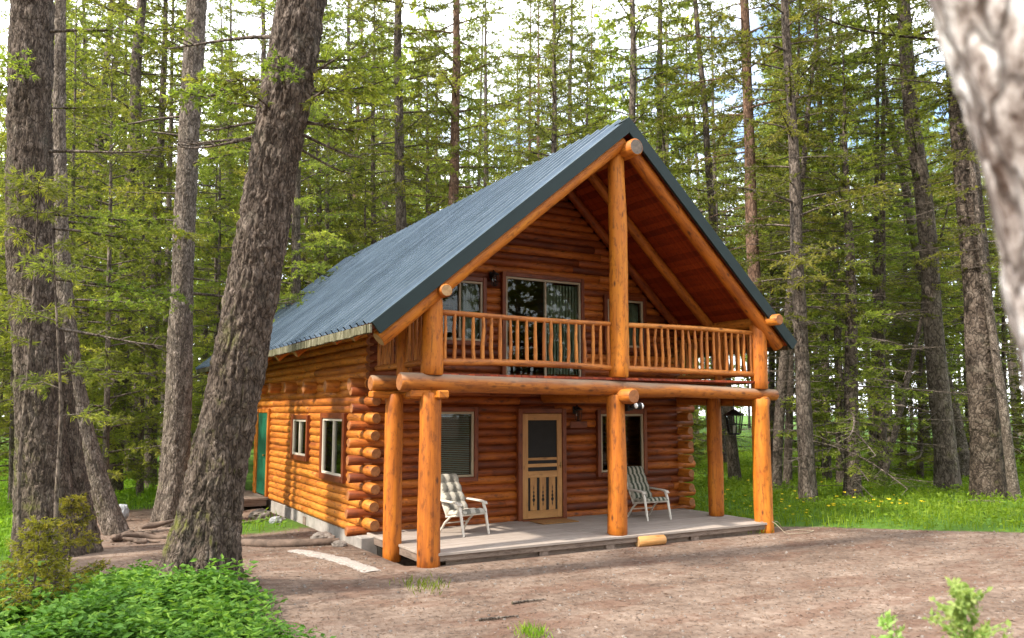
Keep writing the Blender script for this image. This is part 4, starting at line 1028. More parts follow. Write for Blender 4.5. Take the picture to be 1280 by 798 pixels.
big_tree('pine_tree', 'pale grey straight trunk standing between the leaning grey tree and the mossy giant',
    [(214, 656), (219, 600), (226, 400), (234, 200), (246, 0), (251, -80)], [52, 42, 33, 29, 28, 27], 'bark_pale', 17, n=130, step=.035, amp=.024, flare=.35,
    limbs=[(9.0, 0, 2.6, .25, .25, 'dead'), (8.6, 190, 1.6, -.1, .3, 'dead'), (7.2, 20, 1.3, .05, .2, 'leafy'), (7.0, 170, 1.6, .1, .2, 'leafy'), (7.6, -30, 1.5, .1, .25, 'leafy'), (5.2, 5, 1.4, -.05, .2, 'leafy'), (6.4, 200, 1.5, .1, .3, 'leafy'), (6.0, -60, 1.3, 0., .3, 'leafy'), (4.9, 30, 2.2, .0, .2, 'dead'), (8.2, 190, 1.8, .1, .2, 'leafy'), (8.0, -10, 1.8, .1, .2, 'leafy')])
big_tree('fir_tree', 'thick dark furrowed trunk at the left edge with green twigs against it',
    [(60, 694), (52, 560), (42, 400), (36, 250), (38, 100), (41, 0), (42, -80)], [84, 66, 60, 60, 58, 57, 55], 'bark', 29, n=150, step=.04, amp=.045, flare=.3,
    limbs=[(7.1, 10, 1.0, .1, .2, 'leafy'), (7.4, -70, .9, .1, .2, 'leafy'), (6.4, 0, 1.8, .05, .2, 'dead'), (5.2, 15, 1.8, .0, .25, 'leafy'), (4.4, 25, 2.0, .0, .25, 'leafy'), (3.6, 10, 1.8, -.1, .2, 'dead'), (8.3, 0, 2.2, .1, .2, 'leafy'), (2.9, 0, 1.2, 0, .2, 'leafy')])
big_tree('fir_tree', 'dark trunk leaning left just behind the thick trunk at the left edge',
    [(106, 690), (92, 590), (70, 460), (50, 330), (36, 180), (34, 60), (34, -60)], [42, 36, 33, 28, 24, 20, 18], 'bark', 41, n=90, step=.05, amp=.04, flare=.25,
    limbs=[(4.0, 20, 1.6, .0, .2, 'leafy'), (5.5, 10, 2.0, .0, .2, 'leafy'), (3.0, 30, 1.4, 0, .2, 'dead')])
big_tree('pine_tree', 'grey trunk bent at the base that leans away left of the root mass',
    [(146, 668), (128, 622), (108, 555), (92, 480), (82, 400), (76, 300), (74, 150), (76, 0)], [34, 31, 29, 28, 26, 22, 18, 14], 'bark_pale', 53, n=80, step=.05, amp=.03, flare=.25,
    limbs=[(4.5, 0, 1.8, .0, .2, 'leafy'), (6, 20, 2.0, .0, .2, 'leafy'), (5.2, 60, 1.4, 0, .2, 'dead')])
# out-of-focus sunlit trunk close to the camera
dd_ = 1.45; pxs = [(1575, 1500), (1495, 1000), (1430, 620), (1400, 440), (1374, 290), (1334, 140), (1286, 0), (1246, -110), (1196, -260)]
base = at_depth(1640, 1900, dd_); P = np.array([base] + [at_depth(u, v, dd_) for u, v in pxs]); gz0 = float(gz(base[0], base[1])); P[0] = [base[0], base[1], gz0 - .1]
e = empty('leaning_tree', (P[0][0], P[0][1], gz0)); tag(e, 'blurred sunlit pinkish trunk close in the upper right corner', 'tree')
top_ = P[-1]; P = np.vstack([P, top_ + [-.3, .05, 1.6], top_ + [-.5, .1, 3.2]])
tb = bark_trunk(P - P[0] + [0, 0, -.1], np.array([.20, .17, .155, .155, .155, .155, .152, .15, .148, .14, .12, .10]), 90, 'bark_sun', .022, 77, .02, .2, 5)
part(tb, 'trunk', [M['bark_sun']], e)
wood = MB(); tufts = []; tp = P[-1] - P[0]
for k in range(14): branch_set(wood, tufts, tp - [0, 0, rng.uniform(0, 1.2)], rng.uniform(.6, 1.4), rng.random() * 6.28, .3, .1, .1, .02, .7, 8, .3, .12)
tuft_mesh(tufts, .12, .03, 4, b=wood, mat=1); part(wood, 'crown', [M['bark_far'], M['needle']], e)

# --- named trees read off the photo
TR = [
 # kind, [(foot),(upper)], width px, name, label, Hs, bark, var, depth
 ('tall', [(139, 619), (153, 360)], 22, 'pine_tree', 'grey trunk behind the bent grey tree, feet in bright grass', 1., 'bark_far', 0, None),
 ('bare', [(187, 614), (197, 320)], 15, 'pine_tree', 'slim dark trunk just left of the pale grey straight trunk', 1., 'bark_far', 1, None),
 ('bare', [(204, 606), (210, 300)], 10, 'pine_tree', 'very thin trunk half hidden behind the pale grey straight trunk', 1., 'bark_pale', 2, None),
 ('tall', [(96, 612), (140, 40)], 17, 'pine_tree', 'slim dark trunk leaning right behind the two trunks at the left edge', .9, 'bark_far', 3, None),
 ('bare', [(118, 600), (112, 300)], 14, 'pine_tree', 'dark straight trunk seen through the gap beside the bent grey tree', 1., 'bark_far', 0, None),
 ('bare', [(163, 596), (160, 300)], 11, 'pine_tree', 'far thin trunk between the grey trunk and the slim dark trunk at left', 1., 'bark_far', 2, None),
 ('tall', [(374, 560), (373, 200)], 15, 'pine_tree', 'slim trunk rising right beside the mossy giant above the roof eave', 1., 'bark_far', 1, 24),
 ('tall', [(431, 560), (435, 60)], 10, 'pine_tree', 'thin far trunk left of the straight trunk above the roof slope', 1.1, 'bark_far', 2, 36),
 ('tall', [(503, 560), (499, 20)], 17, 'pine_tree', 'straight grey trunk rising behind the middle of the roof slope', 1.1, 'bark_far', 4, 27),
 ('tall', [(563, 560), (570, 20)], 17, 'pine_tree', 'reddish trunk with a bushy low crown behind the roof slope', 1.1, 'bark_red', 0, 27),
 ('full', [(566, 560), (566, 100)], 9, 'fir_tree', 'bushy young fir in front of the reddish trunk behind the roof', .62, None, 0, 26),
 ('full', [(690, 560), (692, 100)], 12, 'fir_tree', 'dense yellow green fir above the upper roof left of the gable peak', 1.15, None, 1, 27),
 ('tall', [(792, 560), (789, 20)], 15, 'pine_tree', 'straight trunk directly behind the gable peak', 1.1, 'bark_far', 1, 26),
 ('tall', [(820, 560), (821, 20)], 13, 'pine_tree', 'trunk just right of the gable peak', 1.1, 'bark_far', 3, 29),
 ('tall', [(918, 575), (882, 140)], 13, 'pine_tree', 'slim trunk leaning left above the right roof slope', 1., 'bark_far', 0, 27),
 ('tall', [(958, 600), (930, 40)], 18, 'pine_tree', 'stout straight trunk beyond the right roof slope with sparse limbs', 1.1, 'bark_red', 4, 24),
 ('tall', [(1010, 626), (988, 120)], 19, 'pine_tree', 'grey trunk nearest the right end of the cabin, foot among yellow flowers', 1., 'bark_far', 1, None),
 ('bare', [(968, 612), (985, 430)], 14, 'pine_tree', 'dark trunk leaning right beside the end post of the porch', .8, 'bark_far', 0, None),
 ('bare', [(984, 606), (988, 430)], 10, 'pine_tree', 'thin dark trunk between the leaning trunk and the grey trunk by the porch', .9, 'bark_far', 1, None),
 ('tall', [(1034, 602), (1022, 200)], 10, 'pine_tree', 'thin trunk right of the grey trunk among the flowers', 1., 'bark_far', 2, None),
 ('full', [(1066, 622), (1060, 300)], 20, 'fir_tree', 'shaggy fir with low dark boughs in the middle of the meadow edge', .8, 'bark_far', 0, None),
 ('full', [(1052, 608), (1044, 300)], 12, 'fir_tree', 'fir with bare lower trunk left of the shaggy fir', .95, 'bark_far', 2, None),
 ('bare', [(1090, 606), (1094, 300)], 9, 'pine_tree', 'left one of a close pair of thin dark trunks in the meadow', 1., 'bark_far', 1, None),
 ('bare', [(1103, 607), (1104, 300)], 10, 'pine_tree', 'right one of a close pair of thin dark trunks in the meadow', 1., 'bark_far', 2, None),
 ('bare', [(1100, 611), (1150, 400)], 8, 'pine_tree', 'thin pole tree slanting right across the meadow', .55, 'bark_pale', 0, None),
 ('tall', [(1186, 613), (1136, 120)], 25, 'pine_tree', 'tall grey trunk tilting left with many bare limbs at right', 1.15, 'bark_far', 2, None),
 ('tall', [(1208, 600), (1166, 390)], 17, 'pine_tree', 'pale trunk tilting left between the two big trunks at right', .8, 'bark_pale', 0, None),
 ('tall', [(1237, 622), (1190, 120)], 37, 'fir_tree', 'broadest grey trunk of the right meadow, flared at its foot', 1.2, 'bark', 4, None),
 ('bare', [(1269, 626), (1243, 430)], 12, 'pine_tree', 'slender pale trunk at the right edge beside the broad grey trunk', .75, 'bark_pale', 1, None),
 ('young', [(1150, 600), (1150, 400)], 8, 'fir_tree', 'small grey green fir standing behind the slanting pole tree', 1., None, 0, None),
 ('young', [(1255, 590), (1255, 400)], 8, 'fir_tree', 'young fir between the broad grey trunk and the slender pale trunk', 1.1, None, 1, None),
 ('young', [(1003, 592), (1003, 400)], 8, 'fir_tree', 'young fir behind the grey trunk near the end post', 1.1, None, 1, None),
 ('high', [(1098, 585), (1098, 250)], 10, 'fir_tree', 'pointed fir whose tip stands against the pale sky at right', .72, None, 1, 30),
 ('young', [(170, 600), (170, 380)], 8, 'fir_tree', 'bright young fir in the grass behind the slim dark trunk at left', 1.3, None, 1, None),
 ('full', [(255, 560), (262, 250)], 10, 'fir_tree', 'yellow green fir behind the mossy giant and the pale straight trunk', .9, None, 2, 37),
 ('full', [(300, 560), (305, 250)], 10, 'fir_tree', 'light green fir seen between the mossy giant and the eave', 1., None, 0, 34),
 ('full', [(405, 560), (410, 250)], 10, 'fir_tree', 'bushy fir standing over the low end of the roof slope', .95, None, 1, 30),
 ('full', [(455, 560), (458, 250)], 10, 'fir_tree', 'bright bushy fir behind the straight grey trunk over the roof', .8, None, 0, 32),
 ('full', [(730, 560), (735, 100)], 11, 'fir_tree', 'dense green fir just left of the gable peak', 1.2, None, 2, 31),
 ('full', [(855, 580), (850, 200)], 10, 'fir_tree', 'dark fir behind the slim leaning trunk over the right roof', .8, None, 0, 36),
 ('high', [(1215, 590), (1200, 300)], 10, 'fir_tree', 'green fir screening the gap between the big trunks at right', .9, None, 2, 31),
 ('full', [(90, 560), (92, 250)], 9, 'fir_tree', 'yellow green fir filling the gap right of the two left edge trunks', .8, None, 1, 21),
 ('young', [(135, 575), (138, 300)], 8, 'fir_tree', 'light green young fir behind the bent grey tree', 1.1, None, 3, 19.5),
 ('full', [(178, 560), (180, 250)], 8, 'fir_tree', 'bushy light fir between the bent grey tree and the pale straight trunk', .75, None, 0, 23),
 ('young', [(272, 575), (273, 300)], 8, 'fir_tree', 'sunlit young fir peeking between the pale straight trunk and the mossy giant', 1.3, None, 3, 34),
 ('full', [(20, 560), (18, 250)], 8, 'fir_tree', 'dense light fir at the far left edge behind the thick trunk', .8, None, 2, 20),
 ('tall', [(330, 560), (326, 60)], 13, 'pine_tree', 'tall pine seen against the sky between the pale straight trunk and the mossy giant', 1.05, None, 0, 31),
 ('tall', [(282, 560), (286, 60)], 11, 'pine_tree', 'tall slim pine half behind the lower edge of the mossy giant', 1.15, None, 3, 40),
 ('high', [(398, 560), (400, 60)], 11, 'pine_tree', 'high crowned pine left of the thin far trunk above the eave', 1.25, None, 1, 33),
 ('tall', [(468, 560), (466, 60)], 11, 'pine_tree', 'long limbed pine between the thin far trunk and the straight grey trunk over the roof', 1.1, None, 1, 36),
 ('high', [(533, 560), (536, 60)], 11, 'pine_tree', 'pine with drooping limbs between the straight grey trunk and the reddish trunk', 1.25, None, 0, 34),
 ('tall', [(602, 560), (606, 60)], 11, 'pine_tree', 'open crowned pine right of the reddish trunk above the roof', 1.1, None, 3, 38),
 ('tall', [(652, 560), (648, 60)], 9, 'pine_tree', 'distant thin pine against the brightest patch of sky above the roof', 1.15, None, 4, 52),
 ('tall', [(710, 560), (712, 60)], 11, 'pine_tree', 'tall pine behind the dense yellow green fir near the gable peak', 1.1, None, 0, 37),
 ('young', [(1030, 575), (1030, 300)], 8, 'fir_tree', 'light green fir left of the shaggy fir in the meadow edge', 1.05, None, 3, 30),
 ('high', [(1128, 575), (1128, 300)], 8, 'fir_tree', 'light fir between the slanting pole tree and the tall grey trunk', .72, None, 1, 31),
 ('young', [(1172, 575), (1172, 300)], 8, 'fir_tree', 'yellow green young fir right behind the tall grey trunk', 1.0, None, 3, 29),
 ('high', [(965, 575), (965, 300)], 8, 'fir_tree', 'light fir beyond the end post with boughs over the eave', .8, None, 2, 31),
]
for kind, pts, w, nm, lab, hs, bk, var, dep in TR: tree_px(kind, pts, w, nm, lab, Hs=hs, barkm=bk, var=var, depth=dep)

# --- the many trees of the forest beyond
def clear(x, y, rad):
    if -4.6 < x < 9.2 and -2.5 < y < 18.5: return False
    return all((x - a) ** 2 + (y - c) ** 2 > (max(rad, r)) ** 2 for a, c, r in taken)
fr = np.random.default_rng(77); cnt = 0; tries = 0
GL = {'l': ('conifer in the dense stand left of the cabin', 'forest trees left of the cabin'), 'b': ('conifer in the dense stand behind the cabin roof', 'forest trees behind the cabin'), 'r': ('conifer in the dense stand beyond the right meadow', 'forest trees beyond the meadow')}
while cnt < 122 and tries < 20000:
    tries += 1
    u = fr.uniform(-40, 1320); d = 19 + 48 * fr.random() ** 1.25
    p = at_depth(u, 530, d); x, y = p[0], p[1]
    if not clear(x, y, 1.7): continue
    near = d < 27
    if u > 870 and (d < 24 or fr.random() < .45): continue
    if u < 330 and d < 20: continue
    if 615 < u < 665 and d < 55 and fr.random() < .6: continue
    kind = fr.choice(['tall', 'full', 'young', 'bare'], p=[.30, .27, .29, .14])
    if u > 870: kind = fr.choice(['tall', 'high', 'young', 'bare'], p=[.24, .34, .14, .28])
    taken.append((x, y, 1.3)); reg = 'l' if u < 340 else 'b' if u < 880 else 'r'
    tone = {'tall': 'tall', 'full': 'bushy', 'young': 'small young', 'bare': 'bare stemmed', 'high': 'high crowned'}[kind]
    lab, grp = GL[reg]
    ln = unit(np.array([fr.normal(0, .03), fr.normal(0, .03), 1]))
    hs = fr.uniform(.8, 1.15) * (1 if kind == 'young' else 1 + min(.55, max(0, (d - 25) / 60)))
    place_tree(kind, (x, y, float(gz(x, y)) - .05), 'pine_tree' if kind in ('tall', 'bare', 'high') else 'fir_tree', tone + ' ' + lab, tone + ' ' + grp, rs=fr.uniform(.7, 1.35), hs=hs, lean=ln, barkm=fr.choice(['bark_far', 'bark_far', 'bark_red', 'bark_pale']))
    cnt += 1
# far wood that reads as one mass, and the wood behind the viewer that the windows mirror
lowp = [conifer(24, .17, .22, 2.0, 40, leaf=(.5, .16), per=2, gap=.30, tw=6, dead=10, nside=6), conifer(17, .15, .08, 2.0, 44, leaf=(.5, .16), per=2, gap=.30, tw=6, dead=2, nside=6), conifer(7, .08, .05, 1.6, 34, leaf=(.36, .12), per=2, gap=.22, tw=6, dead=2, nside=5)]
def mass(name, spots, mix=(.45, .35, .2), size=1.):
    arr = []
    for src in lowp:
        res = []
        for o in src[:2]:
            me = o.data; k = len(me.vertices); v = np.empty(k * 3); me.vertices.foreach_get('co', v)
            L = np.empty(len(me.loops), np.int32); me.loops.foreach_get('vertex_index', L); sz = np.empty(len(me.polygons), np.int32); me.polygons.foreach_get('loop_total', sz)
            t = np.empty(len(me.polygons), np.float32); me.attributes['tone'].data.foreach_get('value', t)
            res.append((v.reshape(-1, 3), L, sz, t))
        arr.append(res)
    b = MB()
    for x, y in spots:
        k = int(fr.choice([0, 1, 2], p=mix)); a = fr.random() * 6.28; s = fr.uniform(1.2, 1.8) * size; ca, sa = math.cos(a), math.sin(a)
        Rm = np.array([[ca, -sa, 0], [sa, ca, 0], [0, 0, 1]]) * s; off = np.array([x, y, float(gz(x, y)) - .1]); dt = fr.normal(0, .15)
        for mi, (v, L, sz, t) in enumerate(arr[k]):
            n0 = int(sz[0]); b.add(v @ Rm.T + off, L.reshape(-1, n0), mi, None, np.clip(t + dt, 0, 1))
    o = b.build(name, [M['bark_far'], M['needle']]); return o
sp = []
for k in range(190):
    u = fr.uniform(-120, 1400); d = fr.uniform(66, 105)
    if u > 850 and fr.random() < .62: continue
    p = at_depth(u, 530, d); sp.append((p[0], p[1]))
tag(mass('distant_forest', sp), kind='stuff')
sp = []
for k in range(70):
    a = R(fr.uniform(185, 335)); d = fr.uniform(26, 46)
    x, y = CAM[0] + 4 + d * math.cos(a), CAM[1] + d * math.sin(a)
    sp.append((x, y))
for k in range(22):
    a = R(fr.uniform(-28, 24)); d = fr.uniform(24, 50); sp.append((CAM[0] + 4 + d * math.cos(a), CAM[1] + d * math.sin(a)))
for k in range(30):
    x = fr.uniform(-66, -36); y = fr.uniform(-20, 60); sp.append((x, y))
tag(mass('surrounding_forest', sp), kind='stuff')
sp = [(fr.uniform(-26, -9), fr.uniform(-9, 45)) for k in range(40)]
sp = [p for p in sp if project((*p, 0))[0] < -60]
tag(mass('young_forest', sp, [0, 0, 1], .8), kind='stuff')

# ------------------------------------------------------------------ undergrowth, grass, flowers, litter
def in_view(x, y, m=60):
    u, v, z = project(np.stack([x, y, gz(x, y)], -1)); return (z > .5) & (u > -m) & (u < 1280 + m) & (v < 860)
def scatter(n, x0, x1, y0, y1, dens):
    out = []; tot = 0
    while tot < n:
        x = rng.uniform(x0, x1, n); y = rng.uniform(y0, y1, n); k = (rng.random(n) < dens(x, y)) & in_view(x, y); out.append(np.c_[x, y][k]); tot += k.sum()
        if len(out) > 60: break
    return np.concatenate(out)[:n]
def not_cabin(x, y): return ~((x > -.5) & (x < 7.35) & (y > -.3) & (y < 15))
# bright meadow grass
def gdens(x, y):
    d = np.hypot(x - CAM[0], y - CAM[1]); return np.clip(grass_amount(x, y) ** 1.5 * not_cabin(x, y) * np.clip(1.5 - d / 60, .15, 1) * np.where((x > -3) & (x < 0) & (y < 10), .22, 1) * (.35 + .9 * fbm(x * .8, y * .8, 0, 31, 3)), 0, 1)
def grass_mesh(name, pts, hmin, hmax, w):
    k = len(pts); z = gz(pts[:, 0], pts[:, 1]); cl = fbm(pts[:, 0] * 1.1, pts[:, 1] * 1.1, 5, 33, 3)
    edge = grass_amount(pts[:, 0], pts[:, 1])
    h = (hmin + (hmax - hmin) * rng.random(k)) * (.35 + 1.3 * cl) * (.35 + .65 * edge); a = rng.random(k) * 6.28; ln = rng.uniform(.15, .6, k) * h; ww = w * rng.uniform(.6, 1.4, k)
    d = np.stack([np.cos(a), np.sin(a), 0 * a], -1); s = np.stack([-np.sin(a), np.cos(a), 0 * a], -1); p = np.c_[pts, z - .01]
    m1 = p + [0, 0, 1] * (h * .6)[:, None] + d * (ln * .35)[:, None]; tp = p + [0, 0, 1] * h[:, None] + d * ln[:, None]
    V = np.stack([p - s * ww[:, None] / 2, p + s * ww[:, None] / 2, m1 + s * ww[:, None] * .4, tp, m1 - s * ww[:, None] * .4], 1).reshape(-1, 3)
    i = np.arange(k)[:, None] * 5; b = MB(); tn = np.clip(.2 + .8 * cl + rng.normal(0, .15, k) - .1, 0, 1)
    b.add(V, i + np.array([[0, 1, 2, 4]]), 0, None, tn); b.f.append(i + b.n - len(V) + np.array([[4, 2, 3]])); b.m.append(np.zeros(k, int)); b.t.append(tn); b.sm.append(np.zeros(k, bool)); b.uv.append(np.zeros((k, 3, 2)))
    # broad leaves among the blades
    q = pts[rng.random(k) < .6]; kk = len(q); zz = gz(q[:, 0], q[:, 1]) + rng.uniform(.02, .2, kk); dd = unit(np.stack([rng.normal(size=kk), rng.normal(size=kk), rng.uniform(-.1, .7, kk)], -1))
    b.leaves(np.c_[q, zz], dd, rng.uniform(.07, .15, kk), rng.uniform(.03, .06, kk), 0, np.clip(rng.normal(.5, .2, kk), 0, 1), fold=.15)
    return b.build(name, [M['grass']])
pts = np.concatenate([scatter(52000, 6.8, 34, -9, 22, gdens), scatter(20000, 20, 60, 0, 60, gdens)])
tag(grass_mesh('meadow_grass', pts, .08, .26, .016), kind='stuff')
pts = scatter(30000, -22, -.6, 3.5, 40, gdens); tag(grass_mesh('forest_grass', pts, .12, .34, .014), kind='stuff')
# grass tufts on the drive
for lab, (u, v), sz_ in (('small tuft of green grass on the bare drive before the porch', (532, 735), .28), ('tiny grass tuft at the bottom edge of the drive', (664, 795), .16), ('grass tuft under the deck corner by the rope', (935, 664), .3)):
    g = at_ground(u, v); q = np.c_[rng.normal(0, sz_ * .5, 150), rng.normal(0, sz_ * .7, 150)]; k = len(q); a = rng.random(k) * 6.28; h = rng.uniform(.05, .16, k)
    b = MB(); b.leaves(np.c_[q, gz(q[:, 0] + g[0], q[:, 1] + g[1]) - g[2]], unit(np.stack([np.cos(a) * .5, np.sin(a) * .5, np.ones(k)], -1)), h, .012, 0, rng.random(k)); o = b.build('grass_tuft', [M['grass']], loc=g); tag(o, kind='stuff')
# leafy undergrowth at the lower left
def bush_mask(x, y):
    # region between the mossy trunk and the camera, from the frame's left edge to the drive
    w = .7 * (fbm(x * 1.1, y * 1.1, 0, 51, 3) - .5)
    e1 = sstep(-2.55, -3.4, x + w - .12 * (y + 1)) ; e2 = sstep(.75, -.1, y + w + .18 * (x + 4)) * (1 - .85 * sstep(.95, .55, np.hypot(x + 3.25, y + .5))); e3 = sstep(-6.2, -5.6, y + w)
    return e1 * e2 * e3
pts = scatter(15000, -9, -1.8, -6.2, 1.4, bush_mask); bm = bush_mask(pts[:, 0], pts[:, 1]); hh = (.08 + .62 * fbm(pts[:, 0] * 1.5, pts[:, 1] * 1.5, 2, 55, 3) ** 1.5 + .08 * fbm(pts[:, 0] * 6, pts[:, 1] * 6, 2, 59, 2)) * (.3 + .7 * bm) * (.42 + .58 * sstep(-.5, -1.9, pts[:, 1]))
pts = np.repeat(pts, 2, 0); hh = np.repeat(hh, 2); k = len(pts); xy = pts + rng.normal(0, .05, (k, 2)); lev = rng.random(k) ** .45
P = np.c_[xy, gz(xy[:, 0], xy[:, 1]) + hh * lev]; a = rng.random(k) * 6.28; d = unit(np.stack([np.cos(a), np.sin(a), rng.normal(.1, .25, k)], -1))
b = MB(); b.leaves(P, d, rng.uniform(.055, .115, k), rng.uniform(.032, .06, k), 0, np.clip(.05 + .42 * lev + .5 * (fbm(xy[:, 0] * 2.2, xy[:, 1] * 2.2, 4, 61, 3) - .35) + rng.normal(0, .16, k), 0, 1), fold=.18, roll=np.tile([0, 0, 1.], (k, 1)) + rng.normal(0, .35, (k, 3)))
ks = rng.integers(0, k, 2500); q = P[ks]; q0 = np.c_[q[:, :2] + rng.normal(0, .03, (len(ks), 2)), gz(q[:, 0], q[:, 1]) - .02]
dl = q - q0; b.leaves(q0, unit(dl), np.linalg.norm(dl, axis=1), .008, 0, .15)
q = scatter(420, -9, -1.8, -6.2, 1.4, bush_mask); P2 = []; D2 = []
for x, y in q:
    h_ = rng.uniform(.25, .62) * (.4 + .6 * float(sstep(-.5, -1.9, y))); g_ = float(gz(x, y)); ln_ = rng.normal(0, .08, 2)
    for t in np.linspace(.35, 1, 7):
        for j in range(3): a_ = rng.random() * 6.28; P2.append((x + ln_[0] * t, y + ln_[1] * t, g_ + h_ * t)); D2.append((math.cos(a_), math.sin(a_), rng.uniform(-.2, .5)))
k = len(P2); b.leaves(np.array(P2), unit(np.array(D2)), rng.uniform(.05, .13, k), rng.uniform(.018, .045, k), 0, np.clip(rng.normal(.72, .2, k), 0, 1), fold=.15)
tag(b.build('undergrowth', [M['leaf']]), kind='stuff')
# yellow wildflowers in the meadow
def flower_proto():
    b = MB(); b.tube([(0, 0, 0), (.01, 0, .15), (0, .01, .30)], [.005, .004, .004], 5, caps=False, bev=False); k = 9; a = np.arange(k) * 2 * math.pi / k
    b.leaves(np.tile([0, .01, .30], (k, 1)), unit(np.stack([np.cos(a), np.sin(a), .45 + 0 * a], -1)), .048, .03, 1, .5, fold=.1)
    k = 4; a = np.arange(k) * 1.7; b.leaves(np.c_[np.zeros((k, 2)), np.linspace(.04, .18, k)], unit(np.stack([np.cos(a), np.sin(a), .5 + 0 * a], -1)), .09, .025, 0, .6)
    return b
fo = flower_proto().build('wildflower', [M['grass'], M['flower']]); n_f = 0
fp = [(960, 640), (975, 632), (984, 645), (972, 655), (1008, 640), (1014, 648), (1030, 643), (1048, 640), (1060, 646), (1075, 642), (1092, 636), (1104, 641), (1110, 630), (1120, 640), (1090, 650), (940, 628), (928, 640), (930, 622), (1132, 648), (1150, 640), (1000, 655), (1042, 652), (992, 622), (1024, 620), (1068, 634), (905, 628), (912, 634), (986, 636), (966, 628), (1054, 632)]
for u, v in fp:
    for j in range(2):
        g = at_ground(u + rng.normal(0, 9), v + rng.normal(0, 5))
        if grass_amount(g[0], g[1]) < .5: continue
        o = fo if n_f == 0 else fo.copy()
        if n_f: S.collection.objects.link(o)
        o.location = g; o.rotation_euler = (0, 0, rng.random() * 6.28); s = rng.uniform(.6, 1.05); o.scale = (s, s, s); n_f += 1
        tag(o, 'yellow wildflower in the bright meadow grass right of the cabin', 'flower', 'yellow wildflowers in the meadow')
# litter of needles, chips and pebbles on the drive
def ddens(x, y): return (1 - grass_amount(x, y)) * not_cabin(x, y) * (1 - .8 * bush_mask(x, y))
pts = scatter(30000, -4, 14, -7.5, 10, ddens); k = len(pts); a = rng.random(k) * 6.28
b = MB(); b.leaves(np.c_[pts, gz(pts[:, 0], pts[:, 1]) + .006], unit(np.stack([np.cos(a), np.sin(a), rng.normal(.03, .12, k)], -1)), rng.uniform(.02, .09, k), rng.uniform(.005, .016, k), rng.choice([0, 0, 0, 2, 2, 1], k, p=[.2, .2, .24, .16, .16, .04]), .5, roll=np.tile([0, 0, 1.], (k, 1)) + rng.normal(0, .3, (k, 3)))
pts = scatter(2600, -4, 13, -7.5, 8, ddens); n3 = 5
th_ = np.arange(n3) * 2 * math.pi / n3; r_ = .007 + .016 * rng.random(len(pts)) ** 3
ring = np.stack([np.cos(th_), np.sin(th_), 0 * th_], -1)[None] * r_[:, None, None] * rng.uniform(.7, 1.3, (len(pts), n3, 1)); c0_ = np.c_[pts, gz(pts[:, 0], pts[:, 1])][:, None]
V = np.concatenate([c0_ + ring, c0_ + ring * .6 + np.array([0, 0, 1]) * r_[:, None, None] * .7, c0_ + np.array([0, 0, 1]) * r_[:, None, None] * .85], 1); m_ = 2 * n3 + 1
i = np.arange(len(pts))[:, None] * m_; q = np.arange(n3); q2 = (q + 1) % n3
F = np.concatenate([i + np.array([[x, y, y + n3, x + n3]]) for x, y in zip(q, q2)]); b.add(V.reshape(-1, 3), F, 3, None, .5)
F = np.concatenate([i + np.array([[x + n3, y + n3, 2 * n3]]) for x, y in zip(q, q2)]); nb_ = b.n - len(V.reshape(-1, 3)); b.f.append(F + nb_); kf = len(F); b.m.append(np.full(kf, 3)); b.t.append(np.full(kf, .5)); b.sm.append(np.zeros(kf, bool)); b.uv.append(np.zeros((kf, 3, 2)))
M['chip1'] = plain('dry_needle', (.13, .075, .045), .9, 0, .3); M['chip2'] = plain('bleached_chip', (.24, .19, .155), .9, 0, .2); M['chip3'] = plain('dark_twig', (.07, .048, .036), .9, 0, .3)
tag(b.build('needle_litter', [M['chip1'], M['chip2'], M['chip3'], M['stone']]), kind='stuff')
for lab, pp in (('dark twig lying on the drive left of centre', [(598, 777), (622, 775), (648, 772)]), ('thin dark stick on the drive before the porch', [(640, 756), (662, 753), (682, 751)]), ('grey fallen branch in the grass by the broad trunk', [(1195, 630), (1225, 627), (1255, 629)])):
    q = [at_ground(u, v) + [0, 0, .02] for u, v in pp]; b = MB(); b.tube(q, [.016, .013, .008] if 'fallen' not in lab else [.05, .045, .03], 7, bev=False, wob=.3); tag(b.build('twig', [M['bark_far']]), lab, 'twig')

# young saplings: needle pines at the left, leafy stems at the lower right
def sapling(name, label, px, depth, r0, tufts_at, leaf, per, mat, barkm='bark_far', cat='sapling'):
    P = np.array([at_depth(u, v, depth) for u, v in px]); g = float(gz(P[0, 0], P[0, 1])); P[0, 2] = g; base = P[0].copy(); P -= base
    e = empty(name, base); tag(e, label, cat); Pp = smooth_path(P, 5); wood = MB(); wood.tube(Pp, np.linspace(r0, r0 * .25, len(Pp)), 7, bev=False); T = []
    for (t, azd, L, n) in tufts_at:
        q = Pp[int(t * (len(Pp) - 1))]; a = math.atan2(_Rt[1], _Rt[0]) + R(azd); branch_set(wood, T, q, L, a, rng.uniform(.05, .5), .15, .2, .006 + .004 * L, .85, n, .4, leaf[2])
    part(wood, 'stem', [M[barkm]], e)
    if T: part(tuft_mesh(T, leaf[0], leaf[1], per, .55), 'foliage', [M[mat]], e)
    return e
sapling('pine_sapling', 'slender pine sapling with long needle tufts before the left edge trunk', [(28, 742), (24, 600), (38, 430), (44, 330), (48, 235)], 9.0, .026,
    [(1, a, .28, 4) for a in range(0, 360, 60)] + [(.93, a, .3, 4) for a in (10, 130, 250)] + [(.85, 170, .45, 5), (.8, 10, .4, 5), (.66, 170, .45, 5), (.62, 20, .4, 5), (.5, 160, .4, 4), (.42, 15, .3, 4)], (.10, .010, .035), 7, 'needle_near')
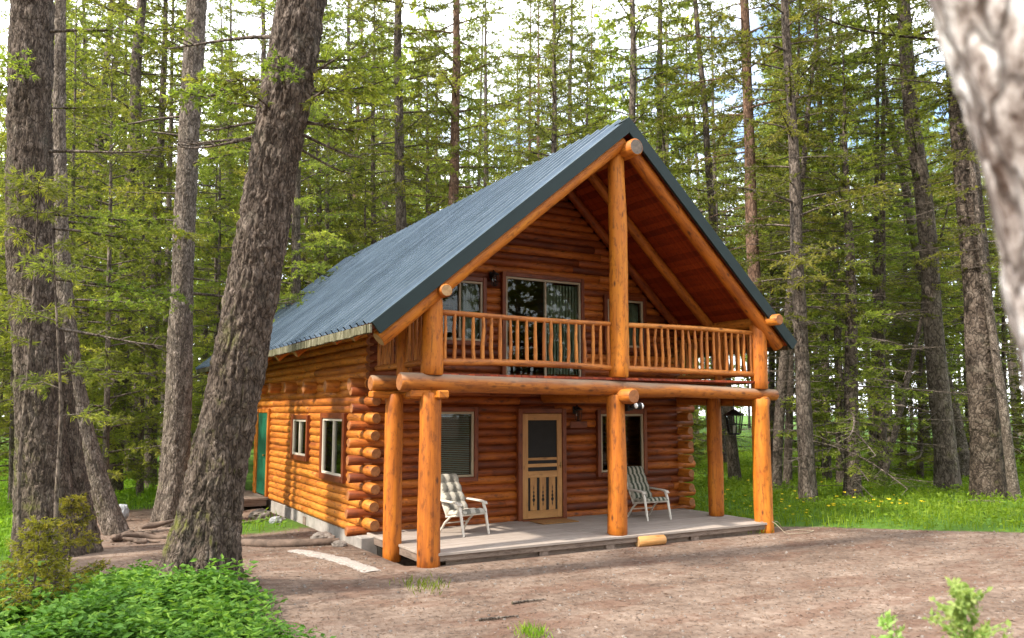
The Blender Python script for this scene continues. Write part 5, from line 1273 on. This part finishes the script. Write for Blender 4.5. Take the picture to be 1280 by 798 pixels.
sapling('pine_sapling', 'bare stemmed sapling right of the slender pine sapling at left', [(72, 756), (70, 640), (76, 520), (72, 420), (66, 300)], 8.4, .028,
    [(.95, a, .3, 4) for a in range(0, 360, 72)] + [(.5, 20, .4, 4), (.6, 175, .4, 4), (.7, 10, .4, 4), (.82, 190, .35, 4), (.12, 10, .3, 5), (.18, 170, .35, 5)], (.09, .010, .035), 6, 'needle_near')
sapling('fir_sapling', 'low yellowing fir sapling at the lower left amid the undergrowth', [(40, 775), (44, 720), (52, 655)], 8.0, .02,
    [(t, a, .5 * (1.15 - t), 8) for t in (.15, .3, .45, .6, .75, .9, 1) for a in (0, 75, 150, 220, 290)], (.045, .009, .028), 7, 'needle_yellow')
sapling('fir_sapling', 'yellow tinged young fir at the foot of the left edge trunk', [(86, 715), (88, 670), (92, 625)], 10.0, .016,
    [(t, a, .45 * (1.15 - t), 7) for t in (.2, .45, .7, .9, 1) for a in (0, 75, 150, 220, 290)], (.05, .010, .03), 7, 'needle_yellow')
def leafy(name, label, px, depth, seed, n, spread):
    P = np.array([at_depth(u, v, depth) for u, v in px]); g = float(gz(P[0, 0], P[0, 1])); P[0, 2] = g; base = P[0].copy(); P -= base; e = empty(name, base); tag(e, label, 'plant')
    Pp = smooth_path(P, 6); wood = MB(); wood.tube(Pp, np.linspace(.012, .004, len(Pp)), 6, bev=False); pos = []; dr = []
    for k in range(n):
        t = .45 + .55 * (k + rng.random()) / n; q = Pp[int(t * (len(Pp) - 1))]; a = rng.random() * 6.28; L = spread * rng.uniform(.4, 1) * (1.25 - .8 * (t - .45) / .55); dd = unit(np.array([math.cos(a), math.sin(a), rng.uniform(.2, .9)]))
        wood.tube([q, q + dd * L * .6, q + dd * L], [.004, .003, .0015], 4, caps=False, bev=False)
        for s in np.linspace(.25, 1, 6):
            for j in range(2): pos.append(q + dd * L * s); dr.append(unit(dd * .4 + rng.normal(0, .6, 3)))
    part(wood, 'stem', [M['leaf_pale']], e); pos = np.array(pos); k = len(pos)
    b = MB(); b.leaves(pos, np.array(dr), rng.uniform(.02, .042, k), rng.uniform(.014, .026, k), 0, np.clip(rng.normal(.5, .2, k), 0, 1), fold=.15); part(b, 'foliage', [M['leaf_pale']], e); return e
leafy('leafy_sapling', 'pale green leafy shrub at the lower right corner, out of focus', [(1228, 1100), (1216, 860), (1208, 790), (1205, 735)], 3.6, 1, 64, .19)
leafy('leafy_sapling', 'single small leafy stem left of the pale green shrub at lower right', [(1128, 1080), (1122, 860), (1115, 800), (1108, 768)], 3.8, 2, 12, .10)
